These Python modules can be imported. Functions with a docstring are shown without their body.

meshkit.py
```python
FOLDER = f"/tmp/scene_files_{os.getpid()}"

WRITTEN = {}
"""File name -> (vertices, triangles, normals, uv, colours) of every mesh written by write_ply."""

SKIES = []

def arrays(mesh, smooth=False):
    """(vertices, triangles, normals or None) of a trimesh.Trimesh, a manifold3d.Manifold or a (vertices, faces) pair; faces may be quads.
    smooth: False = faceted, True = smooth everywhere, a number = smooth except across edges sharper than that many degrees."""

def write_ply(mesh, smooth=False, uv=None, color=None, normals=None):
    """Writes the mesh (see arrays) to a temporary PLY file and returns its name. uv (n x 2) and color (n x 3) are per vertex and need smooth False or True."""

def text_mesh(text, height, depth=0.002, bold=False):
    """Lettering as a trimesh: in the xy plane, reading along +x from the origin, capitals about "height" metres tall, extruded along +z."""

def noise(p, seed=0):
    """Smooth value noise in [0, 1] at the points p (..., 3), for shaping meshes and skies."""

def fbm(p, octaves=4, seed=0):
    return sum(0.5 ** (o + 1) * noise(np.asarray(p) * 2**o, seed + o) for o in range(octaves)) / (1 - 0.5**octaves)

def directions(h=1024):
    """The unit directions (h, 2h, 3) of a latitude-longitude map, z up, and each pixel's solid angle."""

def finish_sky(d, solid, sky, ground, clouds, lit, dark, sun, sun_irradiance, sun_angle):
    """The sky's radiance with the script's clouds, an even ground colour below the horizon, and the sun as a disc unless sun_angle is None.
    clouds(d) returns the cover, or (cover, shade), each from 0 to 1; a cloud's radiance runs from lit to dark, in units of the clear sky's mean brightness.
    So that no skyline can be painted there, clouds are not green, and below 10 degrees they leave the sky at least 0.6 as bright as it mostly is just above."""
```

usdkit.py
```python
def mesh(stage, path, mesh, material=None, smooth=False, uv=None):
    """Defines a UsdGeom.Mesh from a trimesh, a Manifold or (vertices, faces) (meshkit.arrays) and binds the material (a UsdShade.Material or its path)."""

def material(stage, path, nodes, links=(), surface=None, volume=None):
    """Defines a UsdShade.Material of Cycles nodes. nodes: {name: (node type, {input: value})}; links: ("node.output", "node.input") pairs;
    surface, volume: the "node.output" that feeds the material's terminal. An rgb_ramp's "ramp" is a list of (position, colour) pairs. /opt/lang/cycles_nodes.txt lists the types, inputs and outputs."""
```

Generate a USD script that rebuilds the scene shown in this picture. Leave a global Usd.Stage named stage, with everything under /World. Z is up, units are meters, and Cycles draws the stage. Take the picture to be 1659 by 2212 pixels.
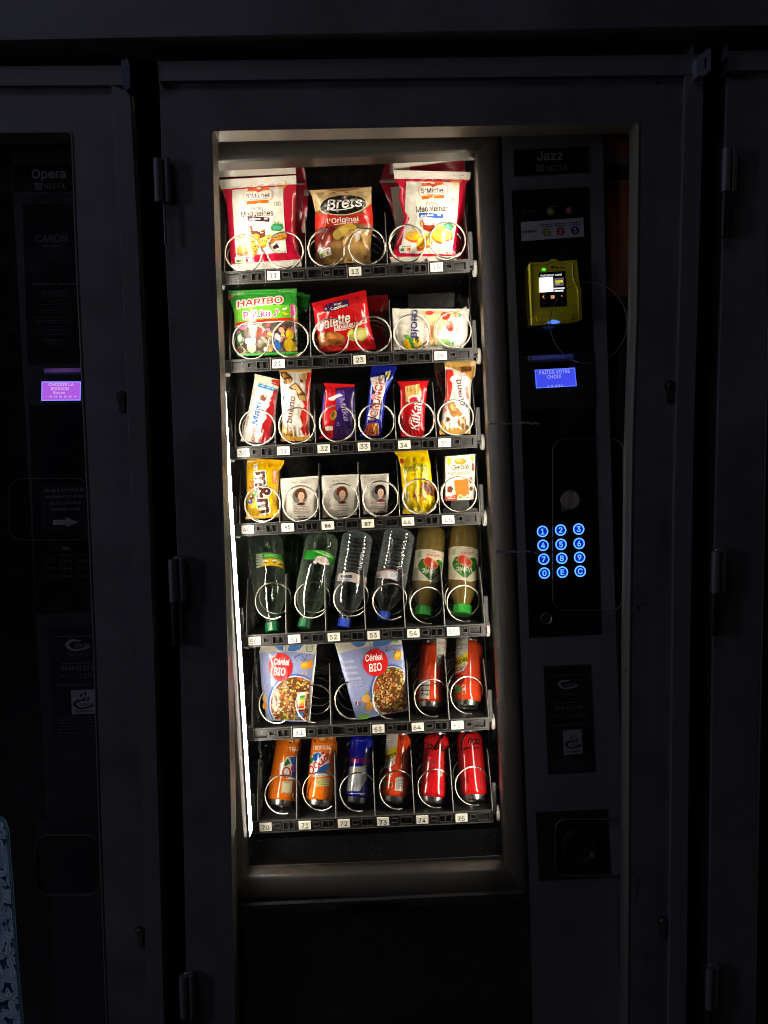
import math, random
import numpy as np, trimesh, manifold3d, usdkit, meshkit
from shapely.geometry import Polygon, LineString, Point, box as sbox
from shapely.ops import unary_union
from shapely import affinity
from scipy.spatial import cKDTree
from pxr import Usd, UsdGeom, UsdLux, UsdShade, Gf, Sdf, Vt

stage = Usd.Stage.CreateInMemory()
UsdGeom.SetStageUpAxis(stage, 'Z')
UsdGeom.Xform.Define(stage, '/World')
UsdGeom.Scope.Define(stage, '/World/Looks')

# ---------------------------------------------------------------- camera, lamps, exposure
W, H, F = 1659.0, 2212.0, 1661.0            # picture plane in survey units, focal length in the same units
PITCH, ROLL = math.radians(5.1), math.radians(0.9)
CAM = np.array([0.0, -1.37, 1.35])
_f = np.array([0, math.cos(PITCH), -math.sin(PITCH)])
_r0 = np.array([1.0, 0, 0]); _u0 = np.cross(_r0, _f)
CR = _r0 * math.cos(ROLL) - _u0 * math.sin(ROLL)
CU = _u0 * math.cos(ROLL) + _r0 * math.sin(ROLL)
cam = UsdGeom.Camera.Define(stage, '/World/camera')
M4 = Gf.Matrix4d(*[*CR, 0, *CU, 0, *(-_f), 0, *CAM, 1])
cam.AddTransformOp().Set(M4)
cam.CreateHorizontalApertureAttr(25.96); cam.CreateFocalLengthAttr(25.96 * F / W)
cam.CreateVerticalApertureAttr(25.96 * H / W)
cam.CreateClippingRangeAttr(Gf.Vec2f(0.05, 50))
cam.CreateExposureAttr(0.0)

LED = 41.0            # strength of the two light strips inside the snack machine
def rect_light(name, pos, target, w, h, power, color):
    L = UsdLux.RectLight.Define(stage, '/World/' + name)
    L.CreateWidthAttr(w); L.CreateHeightAttr(h); L.CreateIntensityAttr(power); L.CreateNormalizeAttr(True)
    L.CreateColorAttr(Gf.Vec3f(*color))
    z = np.array(pos, float) - np.array(target, float); z /= np.linalg.norm(z)
    x = np.cross([0, 0, 1.0], z); x /= np.linalg.norm(x); y = np.cross(z, x)
    L.AddTransformOp().Set(Gf.Matrix4d(*[*x, 0, *y, 0, *z, 0, *pos, 1]))
    return L
rect_light('night_lamp', (-1.7, -2.1, 4.3), (0.1, 0, 1.5), 1.6, 1.2, 2.3, (0.74, 0.74, 1.0))
rect_light('left_lamp', (-4.4, -1.8, 1.9), (0.2, 0, 1.2), 0.5, 1.2, 6.0, (0.74, 0.72, 1.0))
rect_light('warm_lamp', (3.6, -1.4, 1.9), (0.3, 0, 1.4), 0.4, 0.5, 0.45, (1.0, 0.58, 0.24))

# ---------------------------------------------------------------- survey: sight lines to planes
def ray(p):
    p = np.atleast_2d(np.asarray(p, float))
    return _f + CR * ((p[:, :1] - W / 2) / F) - CU * ((p[:, 1:] - H / 2) / F)
def on_plane(p, p0, n):
    d = ray(p); return CAM + d * (((p0 - CAM) @ n) / (d @ n))[:, None]
def project(q):
    d = np.asarray(q) - CAM; z = d @ _f
    return np.stack([W / 2 + F * (d @ CR) / z, H / 2 - F * (d @ CU) / z], -1)

class Frame:
    """A right/back/up frame: the cabinets' one is plumb, the snack machine's leans and rolls a little."""
    def __init__(s, O, X, Y, Z): s.O, s.X, s.Y, s.Z = (np.asarray(a, float) for a in (O, X, Y, Z))
    def world(s, u, w, v):
        u, w, v = np.broadcast_arrays(np.asarray(u, float), w, v)
        return s.O + u[..., None] * s.X + w[..., None] * s.Y + v[..., None] * s.Z
    def hit(s, p, w):           # survey point(s) -> (u, v) on the plane at depth w
        q = on_plane(p, s.O + s.Y * w, s.Y) - s.O
        return np.stack([q @ s.X, q @ s.Z], -1)
    def at(s, p, w): return on_plane(p, s.O + s.Y * w, s.Y)
FC = Frame((0, 0, 0), (1, 0, 0), (0, 1, 0), (0, 0, 1))
rl, ln, yw = (math.radians(a) for a in (1.944, 1.925, -0.183))
_X = np.array([math.cos(rl), 0, math.sin(rl)]); _Z = np.array([-math.sin(rl), 0, math.cos(rl)]); _Y = np.array([0, 1.0, 0])
_Z2 = _Z * math.cos(ln) + _Y * math.sin(ln); _Y2 = _Y * math.cos(ln) - _Z * math.sin(ln)
FM = Frame((0, .19, 1.35), _X * math.cos(yw) + _Y2 * math.sin(yw), _Y2 * math.cos(yw) - _X * math.sin(yw), _Z2)
FD = Frame(FM.O - FM.Y * .105, FM.X, FM.Y, FM.Z)      # the machine's door, 105 mm in front of the shelf datum
SC = 1.0387                                  # tray grid measured 60 mm nearer, scaled to its depth
RAIL_W, TAG_U0, PITCH_U = .05, -0.28114 * SC, 0.08092 * SC
TRAY_V = [0.34362, 0.16998, -0.00314, -0.15778, -0.38561, -0.57974, -0.77446]
TRAY_V = [v * SC for v in TRAY_V]

# ---------------------------------------------------------------- scene writing
_names = {}
def numbered(parent, name):
    k = (parent, name); n = _names.get(k, -1) + 1; _names[k] = n
    return name if n == 0 else '%s_%03d' % (name, n)
class Node:
    def __init__(s, path, M): s.path, s.M, s.I = path, M, np.linalg.inv(M)
def _tag(prim, **kw):
    for k, v in kw.items():
        if v: prim.SetCustomDataByKey(k, v)
def thing(name, label, cat, base=(0, 0, 0), fr=FC, group=None, kind=None):
    path = '/World/' + numbered('/World', name)
    M = np.eye(4); M[:3, 0], M[:3, 1], M[:3, 2], M[:3, 3] = fr.X, fr.Y, fr.Z, base
    x = UsdGeom.Xform.Define(stage, path)
    x.AddTransformOp().Set(Gf.Matrix4d(*M.T.ravel()))
    _tag(x.GetPrim(), label=label, category=cat, group=group, kind=kind)
    return Node(path, M)
def part(name, mesh, m, parent, label=None, smooth=False, colors=None, kind=None):
    """mesh in world coordinates; written in the thing's own coordinates as one Mesh prim."""
    v, f = (np.asarray(mesh.vertices), np.asarray(mesh.faces)) if hasattr(mesh, 'vertices') else mesh
    v = np.asarray(v, float) @ parent.I[:3, :3].T + parent.I[:3, 3]
    path = parent.path + '/' + numbered(parent.path, name)
    f = np.asarray(f, int); used = np.unique(f)
    if len(used) < len(v):
        remap = np.zeros(len(v), int); remap[used] = np.arange(len(used)); v, f = v[used], remap[f]
        if colors is not None: colors = np.asarray(colors)[used]
    tm = trimesh.Trimesh(v, f, process=False)
    g = usdkit.mesh(stage, path, tm, m, smooth=smooth if colors is None else (True if smooth else False))
    if colors is not None:
        UsdGeom.PrimvarsAPI(g).CreatePrimvar('col', Sdf.ValueTypeNames.Color3fArray, 'vertex').Set(Vt.Vec3fArray.FromNumpy(np.asarray(colors, np.float32)))
    _tag(g.GetPrim(), label=label, kind=kind)
    return Node(path, parent.M)
cat = trimesh.util.concatenate

# ---------------------------------------------------------------- shapes
def map_mesh(m, fr, w0):
    """extruded mesh (x right, y up, z towards the viewer) -> world, z = 0 at depth w0"""
    v = m.vertices
    return trimesh.Trimesh(fr.world(v[:, 0], w0 - v[:, 2], v[:, 1]), m.faces, process=False)
def slab(poly, back, front, fr):
    geoms = getattr(poly, 'geoms', [poly])
    return map_mesh(cat([trimesh.creation.extrude_polygon(g, back - front, engine='earcut') for g in geoms if g.area > 1e-9]), fr, back)
def bx(u0, u1, w0, w1, v0, v1, fr, b=0.0):
    if b > 0:
        pts = []
        for u in (u0, u1):
            for w in (w0, w1):
                for v in (v0, v1):
                    su, sw, sv = (b if u == u0 else -b), (b if w == w0 else -b), (b if v == v0 else -b)
                    pts += [(u, w + sw, v + sv), (u + su, w, v + sv), (u + su, w + sw, v)]
        h = manifold3d.Manifold.hull_points(np.array(pts)).to_mesh()
        p, f = h.vert_properties[:, :3], h.tri_verts
    else:
        m = trimesh.creation.box(bounds=[[u0, w0, v0], [u1, w1, v1]]); p, f = m.vertices, m.faces
    return trimesh.Trimesh(fr.world(p[:, 0], p[:, 1], p[:, 2]), f, process=False)
def cyl(a, b, r, n=20, r2=None):
    """a (tapered) cylinder between two world points"""
    a, b = np.asarray(a, float), np.asarray(b, float); d = (b - a) / np.linalg.norm(b - a)
    x = np.cross(d, [0.3, .2, 1.0]); x /= np.linalg.norm(x); y = np.cross(d, x)
    t = np.arange(n) * 2 * math.pi / n
    ring = np.cos(t)[:, None] * x + np.sin(t)[:, None] * y
    v = np.vstack([a + ring * r, b + ring * (r if r2 is None else r2), [a], [b]])
    f = []
    for i in range(n):
        j = (i + 1) % n
        f += [(i, j, n + j), (i, n + j, n + i), (2 * n, j, i), (2 * n + 1, n + i, n + j)]
    return trimesh.Trimesh(v, f, process=False)
def tube(path, r, n=8):
    path = np.asarray(path, float); k = len(path)
    t = np.gradient(path, axis=0); t /= np.linalg.norm(t, axis=1, keepdims=True)
    up = np.array([0.123, 1.0, 0.05]); x = np.cross(t, up); x /= np.linalg.norm(x, axis=1, keepdims=True); y = np.cross(t, x)
    a = np.arange(n) * 2 * math.pi / n
    v = path[:, None] + r * (np.cos(a)[None, :, None] * x[:, None] + np.sin(a)[None, :, None] * y[:, None])
    v = np.vstack([v.reshape(-1, 3), path[:1], path[-1:]]); f = []
    for i in range(k - 1):
        for j in range(n):
            a0, a1, b0, b1 = i * n + j, i * n + (j + 1) % n, (i + 1) * n + j, (i + 1) * n + (j + 1) % n
            f += [(a0, b0, b1), (a0, b1, a1)]
    for j in range(n):
        f += [(k * n, j, (j + 1) % n), (k * n + 1, (k - 1) * n + (j + 1) % n, (k - 1) * n + j)]
    return trimesh.Trimesh(v, np.array(f)[:, ::-1], process=False)
def lathe(B, A, prof, n=40, ex=None):
    """revolves prof [(distance along axis, radius)] about the axis A (unit) from B"""
    A = np.asarray(A) / np.linalg.norm(A); x = np.cross(A, [1.0, 0.1, 0.2]); x /= np.linalg.norm(x); y = np.cross(A, x)
    a = np.arange(n) * 2 * math.pi / n; prof = np.asarray(prof, float)
    R = prof[:, 1][:, None] * (np.ones((len(prof), n)) if ex is None else ex(prof[:, 0][:, None], a[None, :]))
    v = B + prof[:, 0][:, None, None] * A + R[..., None] * (np.cos(a)[None, :, None] * x + np.sin(a)[None, :, None] * y)
    f = []
    for i in range(len(prof) - 1):
        for j in range(n):
            a0, a1, b0, b1 = i * n + j, i * n + (j + 1) % n, (i + 1) * n + j, (i + 1) * n + (j + 1) % n
            f += [(a0, a1, b1), (a0, b1, b0)]
    return trimesh.Trimesh(v.reshape(-1, 3), f, process=False)
def quad_uv(fr, pts, w): return Polygon(fr.hit(pts, w))
def rr(x0, y0, x1, y1, r): return sbox(x0 + r, y0 + r, x1 - r, y1 - r).buffer(r, quad_segs=5)

# ---------------------------------------------------------------- materials
def lin(c):
    if isinstance(c, str):
        c = c.lstrip('#'); c = [int(c[i:i + 2], 16) / 255 for i in (0, 2, 4)]
        return tuple(x / 12.92 if x <= .04045 else ((x + .055) / 1.055) ** 2.4 for x in c)
    return tuple(c)
_mats = {}
def mat(name, color=None, rough=.5, metal=0.0, bump=0.0, bscale=200.0, bdist=.001, vary=0.0, vscale=30.0, color2=None, attr=False, coat=0.0, emit=None, estr=0.0, spec=None, bevel=0.0, aniso=None, rvary=0.0):
    if name in _mats: return _mats[name]
    n = {'p': ('principled_bsdf', {'roughness': rough, 'metallic': metal})}; L = []
    p = n['p'][1]
    if coat: p['coat_weight'] = coat; p['coat_roughness'] = .08
    if spec is not None: p['specular_ior_level'] = spec
    if color is not None: p['base_color'] = lin(color)
    if attr:
        n['a'] = ('attribute', {'attribute': 'col'}); L.append(('a.color', 'p.base_color'))
    if vary or rvary:
        n['tc'] = ('texture_coordinate', {}); n['n'] = ('noise_texture', {'scale': vscale, 'detail': 6.0, 'roughness': .62}); L.append(('tc.object', 'n.vector'))
    if vary and not attr:
        a = lin(color); b = lin(color2) if color2 else tuple(min(1, x * 1.8 + .002) for x in a)
        lo, hi = .5 - .22 / max(vary, .05) * .5, .5 + .22 / max(vary, .05) * .5
        n['rp'] = ('rgb_ramp', {'ramp': [(max(0, lo), a), (min(1, hi), b)]}); L += [('n.fac', 'rp.fac'), ('rp.color', 'p.base_color')]
    if rvary:
        n['mr'] = ('map_range', {'from_min': .3, 'from_max': .7, 'to_min': max(.02, rough - rvary), 'to_max': min(1, rough + rvary)}); L += [('n.fac', 'mr.value'), ('mr.result', 'p.roughness')]
    if bump:
        n['bc'] = ('texture_coordinate', {}); n['bn'] = ('noise_texture', {'scale': bscale, 'detail': 3.0}); n['b'] = ('bump', {'strength': bump, 'distance': bdist})
        L += [('bc.object', 'bn.vector'), ('bn.fac', 'b.height'), ('b.normal', 'p.normal')]
    if bevel:
        n['bv'] = ('bevel', {'samples': 4, 'radius': bevel})
        L.append(('bv.bevel', 'b.normal' if bump else 'p.normal'))
    if emit is not None:
        p['emission_color'] = lin(emit); p['emission_strength'] = estr
    m = usdkit.material(stage, '/World/Looks/' + name, n, L, surface='p.BSDF')
    _mats[name] = m; return m
def emission(name, color=None, strength=1.0, attr=False):
    if name in _mats: return _mats[name]
    n = {'e': ('emission', {'strength': strength})}; L = []
    if attr: n['a'] = ('attribute', {'attribute': 'col'}); L.append(('a.color', 'e.color'))
    else: n['e'][1]['color'] = lin(color)
    _mats[name] = usdkit.material(stage, '/World/Looks/' + name, n, L, surface='e.emission'); return _mats[name]
def clear(name, tint=(1, 1, 1), ior=1.45, rough=0.0, dirt=0.0, dscale=60.0, gloss=(1, 1, 1), bump=0.0, haze=0.0, hazec=(.5, .5, .5)):
    """clear sheet: straight-through light plus a mirror share that grows at grazing angles, optionally hazed by scuffs"""
    if name in _mats: return _mats[name]
    f0 = ((ior - 1) / (ior + 1)) ** 2      # Schlick's mirror share, the same from both faces of the thin sheet
    n = {'t': ('transparent_bsdf', {'color': tint}), 'g': ('glossy_bsdf', {'color': gloss, 'roughness': rough}), 'f': ('layer_weight', {'blend': .5}), 'f5': ('math', {'math_type': 'power', 'value2': 5.0}),
         'fm': ('math', {'math_type': 'multiply_add', 'value2': 1 - f0, 'value3': f0}), 'x': ('mix_closure', {})}
    L = [('f.facing', 'f5.value1'), ('f5.value', 'fm.value1'), ('fm.value', 'x.fac'), ('t.BSDF', 'x.closure1'), ('g.BSDF', 'x.closure2')]; out = 'x.closure'
    if bump:
        n['bc'] = ('texture_coordinate', {}); n['bn'] = ('noise_texture', {'scale': 45.0, 'detail': 2.0}); n['b'] = ('bump', {'strength': bump, 'distance': .002})
        L += [('bc.object', 'bn.vector'), ('bn.fac', 'b.height'), ('b.normal', 'g.normal'), ('b.normal', 'f.normal')]
    if dirt:
        n['tc'] = ('texture_coordinate', {}); n['n'] = ('noise_texture', {'scale': dscale, 'detail': 9.0, 'roughness': .72})
        n['rp'] = ('rgb_ramp', {'ramp': [(.52, (0, 0, 0)), (.75, (dirt, dirt, dirt))]}); n['d'] = ('diffuse_bsdf', {'color': (.55, .55, .55)}); n['y'] = ('mix_closure', {})
        L += [('tc.object', 'n.vector'), ('n.fac', 'rp.fac'), ('rp.color', 'y.fac'), (out, 'y.closure1'), ('d.BSDF', 'y.closure2')]; out = 'y.closure'
    if haze:
        n['hd'] = ('diffuse_bsdf', {'color': hazec}); n['hx'] = ('mix_closure', {}); n['lw'] = ('layer_weight', {'blend': .38}); n['hm'] = ('math', {'math_type': 'multiply', 'value2': haze})
        L += [('lw.facing', 'hm.value1'), ('hm.value', 'hx.fac')]; L += [(out, 'hx.closure1'), ('hd.BSDF', 'hx.closure2')]; out = 'hx.closure'
    _mats[name] = usdkit.material(stage, '/World/Looks/' + name, n, L, surface=out); return _mats[name]

PAINT = mat('cabinet_paint', '#515256', .50, bump=.12, bscale=900, bdist=.0006, vary=.9, vscale=6, color2='#626367', rvary=.12, bevel=.0022)
PAINT2 = mat('cabinet_paint_trim', '#5e5f63', .45, bump=.12, bscale=900, bdist=.0006, bevel=.0018)
SURR = mat('window_surround_paint', '#62625d', .36, bump=.12, bscale=900, bdist=.0006, bevel=.0018)
STEEL = mat('hinge_steel', '#6c6e74', .38, metal=.35, bump=.05, bscale=600)
BLACK = mat('matt_black', (.006, .006, .007), .6)
GLOSSBLACK = mat('gloss_black', (.008, .008, .009), .16, rvary=.08, vscale=14)
GREYPL = mat('machine_grey', '#34322e', .38, bump=.15, bscale=1300, bdist=.0004, vary=.4, vscale=40, color2='#3b3935')
COLUMN = mat('column_grey', '#6c6d72', .5, bump=.15, bscale=1300, bdist=.0004)
INNER = mat('inner_wall', (.010, .010, .012), .42, vary=.75, vscale=70, color2=(.17, .17, .18), rvary=.15, bump=.2, bscale=160)
TRAYM = mat('tray_plastic', (.009, .009, .0095), .34, vary=.7, vscale=110, color2=(.032, .031, .030), bump=.1, bscale=500, bdist=.0004, bevel=.0006)
DIVM = mat('divider_plastic', (.020, .020, .021), .35, vary=.5, vscale=120, color2=(.055, .054, .052))
EDGE = mat('divider_edge', (.22, .215, .2), .45)
WIRE = mat('coil_wire', (.56, .53, .46), .25, metal=1.0)
WHITEP = mat('white_plastic', (.78, .76, .70), .45)
BRASS = mat('lock_metal', (.30, .28, .24), .28, metal=.9)
PRINT = mat('print_film', None, .26, attr=True, coat=.35, bump=.38, bscale=30, bdist=.006)
PAPER = mat('print_paper', None, .55, attr=True)
CANPRINT = mat('print_can', None, .16, metal=.1, attr=True, coat=.6)
ALU = mat('aluminium', (.75, .75, .74), .24, metal=1.0)
GLOW = emission('screen_glow', None, 1.0, attr=True)
# ---------------------------------------------------------------- lettering and flat print
_txt = {}
def glyphs(s, bold=False):
    k = (s, bold)
    if k not in _txt:
        m = meshkit.text_mesh(s, 1.0, .01, bold)
        t = np.round(m.triangles[m.face_normals[:, 2] > .9][:, :, :2], 5); E = set(); nxt = {}
        for q in t:
            q = [tuple(a) for a in q]
            for a, b in ((q[0], q[1]), (q[1], q[2]), (q[2], q[0])):
                if (b, a) in E: E.discard((b, a))
                else: E.add((a, b))
        for a, b in E: nxt.setdefault(a, []).append(b)
        outer, inner = [], []
        while nxt:
            a = next(iter(nxt)); loop = [a]
            while True:
                l = nxt.get(loop[-1])
                if not l: break
                b = l.pop()
                if not l: del nxt[loop[-1]]
                if b == loop[0]: break
                loop.append(b)
            if len(loop) > 2:
                p = Polygon(loop); (outer if p.exterior.is_ccw else inner).append(p.buffer(0))
        g = unary_union(outer)
        _txt[k] = g.difference(unary_union(inner)) if inner else g
    return _txt[k]
def text_poly(s, cx, cy, h, rot=0, bold=False, shear=0, width=None, grow=0):
    """letters centred on (cx, cy) in picture axes (y down); h = capital height; rot counter-clockwise"""
    g = glyphs(s, bold); x0, y0, x1, y1 = g.bounds
    g = affinity.translate(g, -(x0 + x1) / 2, -.5)
    sx = h if width is None else width / (x1 - x0)
    g = affinity.affine_transform(g, [sx, h * shear, 0, h, 0, 0])
    if grow: g = g.buffer(grow)
    g = affinity.rotate(g, rot, origin=(0, 0))
    return affinity.affine_transform(g, [1, 0, 0, -1, cx, cy])
def ellipse(cx, cy, rx, ry, rot=0, n=8):
    return affinity.translate(affinity.rotate(affinity.scale(Point(0, 0).buffer(1, quad_segs=n), rx, ry), -rot, origin=(0, 0)), cx, cy)
def stroke(pts, w, n=4): return LineString(pts).buffer(w / 2, quad_segs=n)
def curve(pts, n=10):
    """Catmull-Rom through the points"""
    p = np.asarray(pts, float); p = np.vstack([2 * p[0] - p[1], p, 2 * p[-1] - p[-2]]); out = []
    for i in range(1, len(p) - 2):
        for t in np.linspace(0, 1, n, endpoint=False):
            a, b, c, d = p[i - 1:i + 3]
            out.append(.5 * (2 * b + (c - a) * t + (2 * a - 5 * b + 4 * c - d) * t * t + (3 * b - a - 3 * c + d) * t ** 3))
    return np.array(out + [p[-2]])
class Art:
    """Flat print: polygons in the survey of one zoomed crop (ox, oy, width in photo pixels), layered in drawing order."""
    def __init__(s, ox=None, oy=None, wd=None, clip=None):
        s.k = (1.0 if ox is None else wd / 1659 * .553); s.o = (0, 0) if ox is None else (ox * .553, oy * .553)
        s.items = []; s.clip = clip
    def P(s, p): return np.asarray(p, float) * s.k + np.array(s.o)
    def add(s, g, color, clip=None):
        c = clip if clip is not None else s.clip
        if c is not None: g = g.intersection(c)
        for q in getattr(g, 'geoms', [g]):
            if q.geom_type != 'Polygon' or q.area < .5: continue
            b = q.bounds; lay = 0
            for o, l, _ in s.items:
                ob = o.bounds
                if l >= lay and ob[0] < b[2] and ob[2] > b[0] and ob[1] < b[3] and ob[3] > b[1] and o.intersects(q): lay = l + 1
            s.items.append((q, lay, lin(color)))
        return s
    def poly(s, pts, color, **k): return s.add(Polygon(pts).buffer(0), color, **k)
    def ell(s, cx, cy, rx, ry, color, rot=0, **k): return s.add(ellipse(cx, cy, rx, ry, rot), color, **k)
    def text(s, t, cx, cy, h, color, rot=0, bold=False, shear=0, width=None, outline=None, ow=0, **k):
        if outline: s.add(text_poly(t, cx, cy, h, rot, bold, shear, width, ow), outline, **k)
        g = text_poly(t, cx, cy, h, rot, bold, shear, width)
        lay0 = len(s.items); s.add(g, color, **k); return s
    def line(s, pts, w, color, **k): return s.add(stroke(pts, w), color, **k)
    def lines(s, cx, cy, w, n, dy, th, color, rot=0, seed=1, ragged=.25):
        """rows of lettering too small to read: broken dashes of word length"""
        r = random.Random(seed); c, sn = math.cos(math.radians(rot)), -math.sin(math.radians(rot))
        for i in range(n):
            L = w * (1 - r.random() * ragged); x = -L / 2
            while x < L / 2:
                wl = min(L / 2 - x, w * r.uniform(.06, .2)); y = (i - (n - 1) / 2) * dy
                if wl > th: s.add(affinity.translate(affinity.rotate(sbox(x, y - th / 2, x + wl, y + th / 2), -rot, origin=(0, 0)), cx, cy), color)
                x += wl + w * .025
        return s
    def mesh(s, place, edge=5.0, eps=.00035, step=.00016):
        V, Fc, C, n = [], [], [], 0
        for q, lay, col in s.items:
            q = q.simplify(.35 if s.k < .5 else .15)
            if q.is_empty or q.geom_type != 'Polygon': continue
            try: v, f = trimesh.creation.triangulate_polygon(q, engine='earcut')
            except Exception: continue
            if len(f) == 0: continue
            v = np.asarray(v, float) * s.k + np.array(s.o)
            if edge and np.ptp(v, axis=0).max() > edge:
                v3, f = trimesh.remesh.subdivide_to_size(np.c_[v, np.zeros(len(v))], f, edge, max_iter=8); v = v3[:, :2]
            w = place(v, eps + step * lay)
            a, b, c = (w[f[:, i]] for i in range(3)); nn = np.cross(b - a, c - a)
            flip = (nn * (CAM - a)).sum(1) < 0; f = np.where(flip[:, None], f[:, ::-1], f)
            V.append(w); Fc.append(f + n); C.append(np.tile(col, (len(w), 1))); n += len(w)
        return (np.vstack(V), np.vstack(Fc)), np.vstack(C)
def flat_place(fr, w):
    return lambda p, e: fr.at(p, w - e)
def printed(name, art, place, m, parent, edge=5.0, smooth=True, label=None, eps=.00035, step=.00016):
    me, c = art.mesh(place, edge, eps, step); return part(name, me, m, parent, smooth=smooth, colors=c, label=label)

# ---------------------------------------------------------------- the setting: wall, floor, bulkhead over the cabinets
def struct(name, mesh, m):
    t = Node('/World', np.eye(4)); n = part(name, mesh, m, t); _tag(stage.GetPrimAtPath(n.path), kind='structure'); return n
struct('wall', bx(-4, 4, 1.0, 1.06, -.02, 3.2, FC), mat('wall_paint', (.03, .03, .034), .8, vary=.4, vscale=4))
struct('floor', bx(-4, 4, -4, 1.0, -.03, 0, FC), mat('floor_tile', (.06, .06, .062), .5, vary=.4, vscale=6))
bl = FC.hit([(-700, 112), (0, 87), (1659, 54), (2400, 40)], -.04)
struct('ceiling_bulkhead', slab(Polygon([*bl, (bl[3][0], 3.1), (bl[0][0], 3.1)]), .9, -.04, FC), PAINT)

# ---------------------------------------------------------------- steel security cabinets
def ext(pl, y):       # continues a polyline downward to survey row y
    (x0, y0), (x1, y1) = pl[-2], pl[-1]; return pl + [(x1 + (x1 - x0) * (y - y1) / (y1 - y0), y)]
YB = 2560
def hinge(cab, x, y, w, h, knuckle_below):
    """barrel and leaf welded to the door edge, the pin's lower knuckle hanging below in the gap"""
    (u0, v0), (u1, v1) = FC.hit([(x, y), (x + w, y + h)], -.008); r = (u1 - u0) * .28
    uc = u0 + r
    hg = part('hinge', cyl(FC.world(uc, -.014, v1), FC.world(uc, -.014, v0), r, 24), STEEL, cab, smooth=40)
    part('hinge_leaf', cat([bx(uc, u1 - .002, -.012, -.004, v1 - .001, v0 + .004, FC, .002), cyl(FC.world(u1 - .006, -.012, v1), FC.world(u1 - .006, -.012, v0), .0055, 14)]), STEEL, hg, smooth=40)
    if knuckle_below: part('hinge_knuckle', cyl(FC.world(uc, -.012, v1 - (v0 - v1) * 1.05), FC.world(uc, -.012, v1 - .001), r * .96, 20), mat('dark_steel', (.02, .02, .022), .4, metal=.4), hg, smooth=40)
    else: part('hinge_pin', cyl(FC.world(uc + r * .9, -.012, v1 - (v0 - v1) * 1.0), FC.world(uc + r * .9, -.012, v1), .0022, 10), STEEL, hg, smooth=40)
def lock(cab, x, y, yb, r=10.5):
    (u, v), (ub, vb), (ur, _) = FC.hit([(x, y), (x, yb), (x + r, y)], -.006); R = ur - u
    shape = unary_union([Point(u, v).buffer(R), sbox(u - R * .52, vb + R * .5, u + R * .52, v), Point(u, vb + R * .5).buffer(R * .52)])
    esc = part('lock_hole', slab(shape.buffer(R * .16), .002, -.0012, FC), BLACK, cab)
    part('lock_cylinder', slab(shape, .0, -.0035, FC), BRASS, esc)
    part('lock_plug', cyl(FC.world(u, -.003, v), FC.world(u, -.0065, v), R * .72, 24, R * .62), BRASS, esc, smooth=40)
    part('keyhole', bx(u - .0009, u + .0009, -.0072, -.006, v - R * .45, v + R * .45, FC), BLACK, esc)

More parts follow.
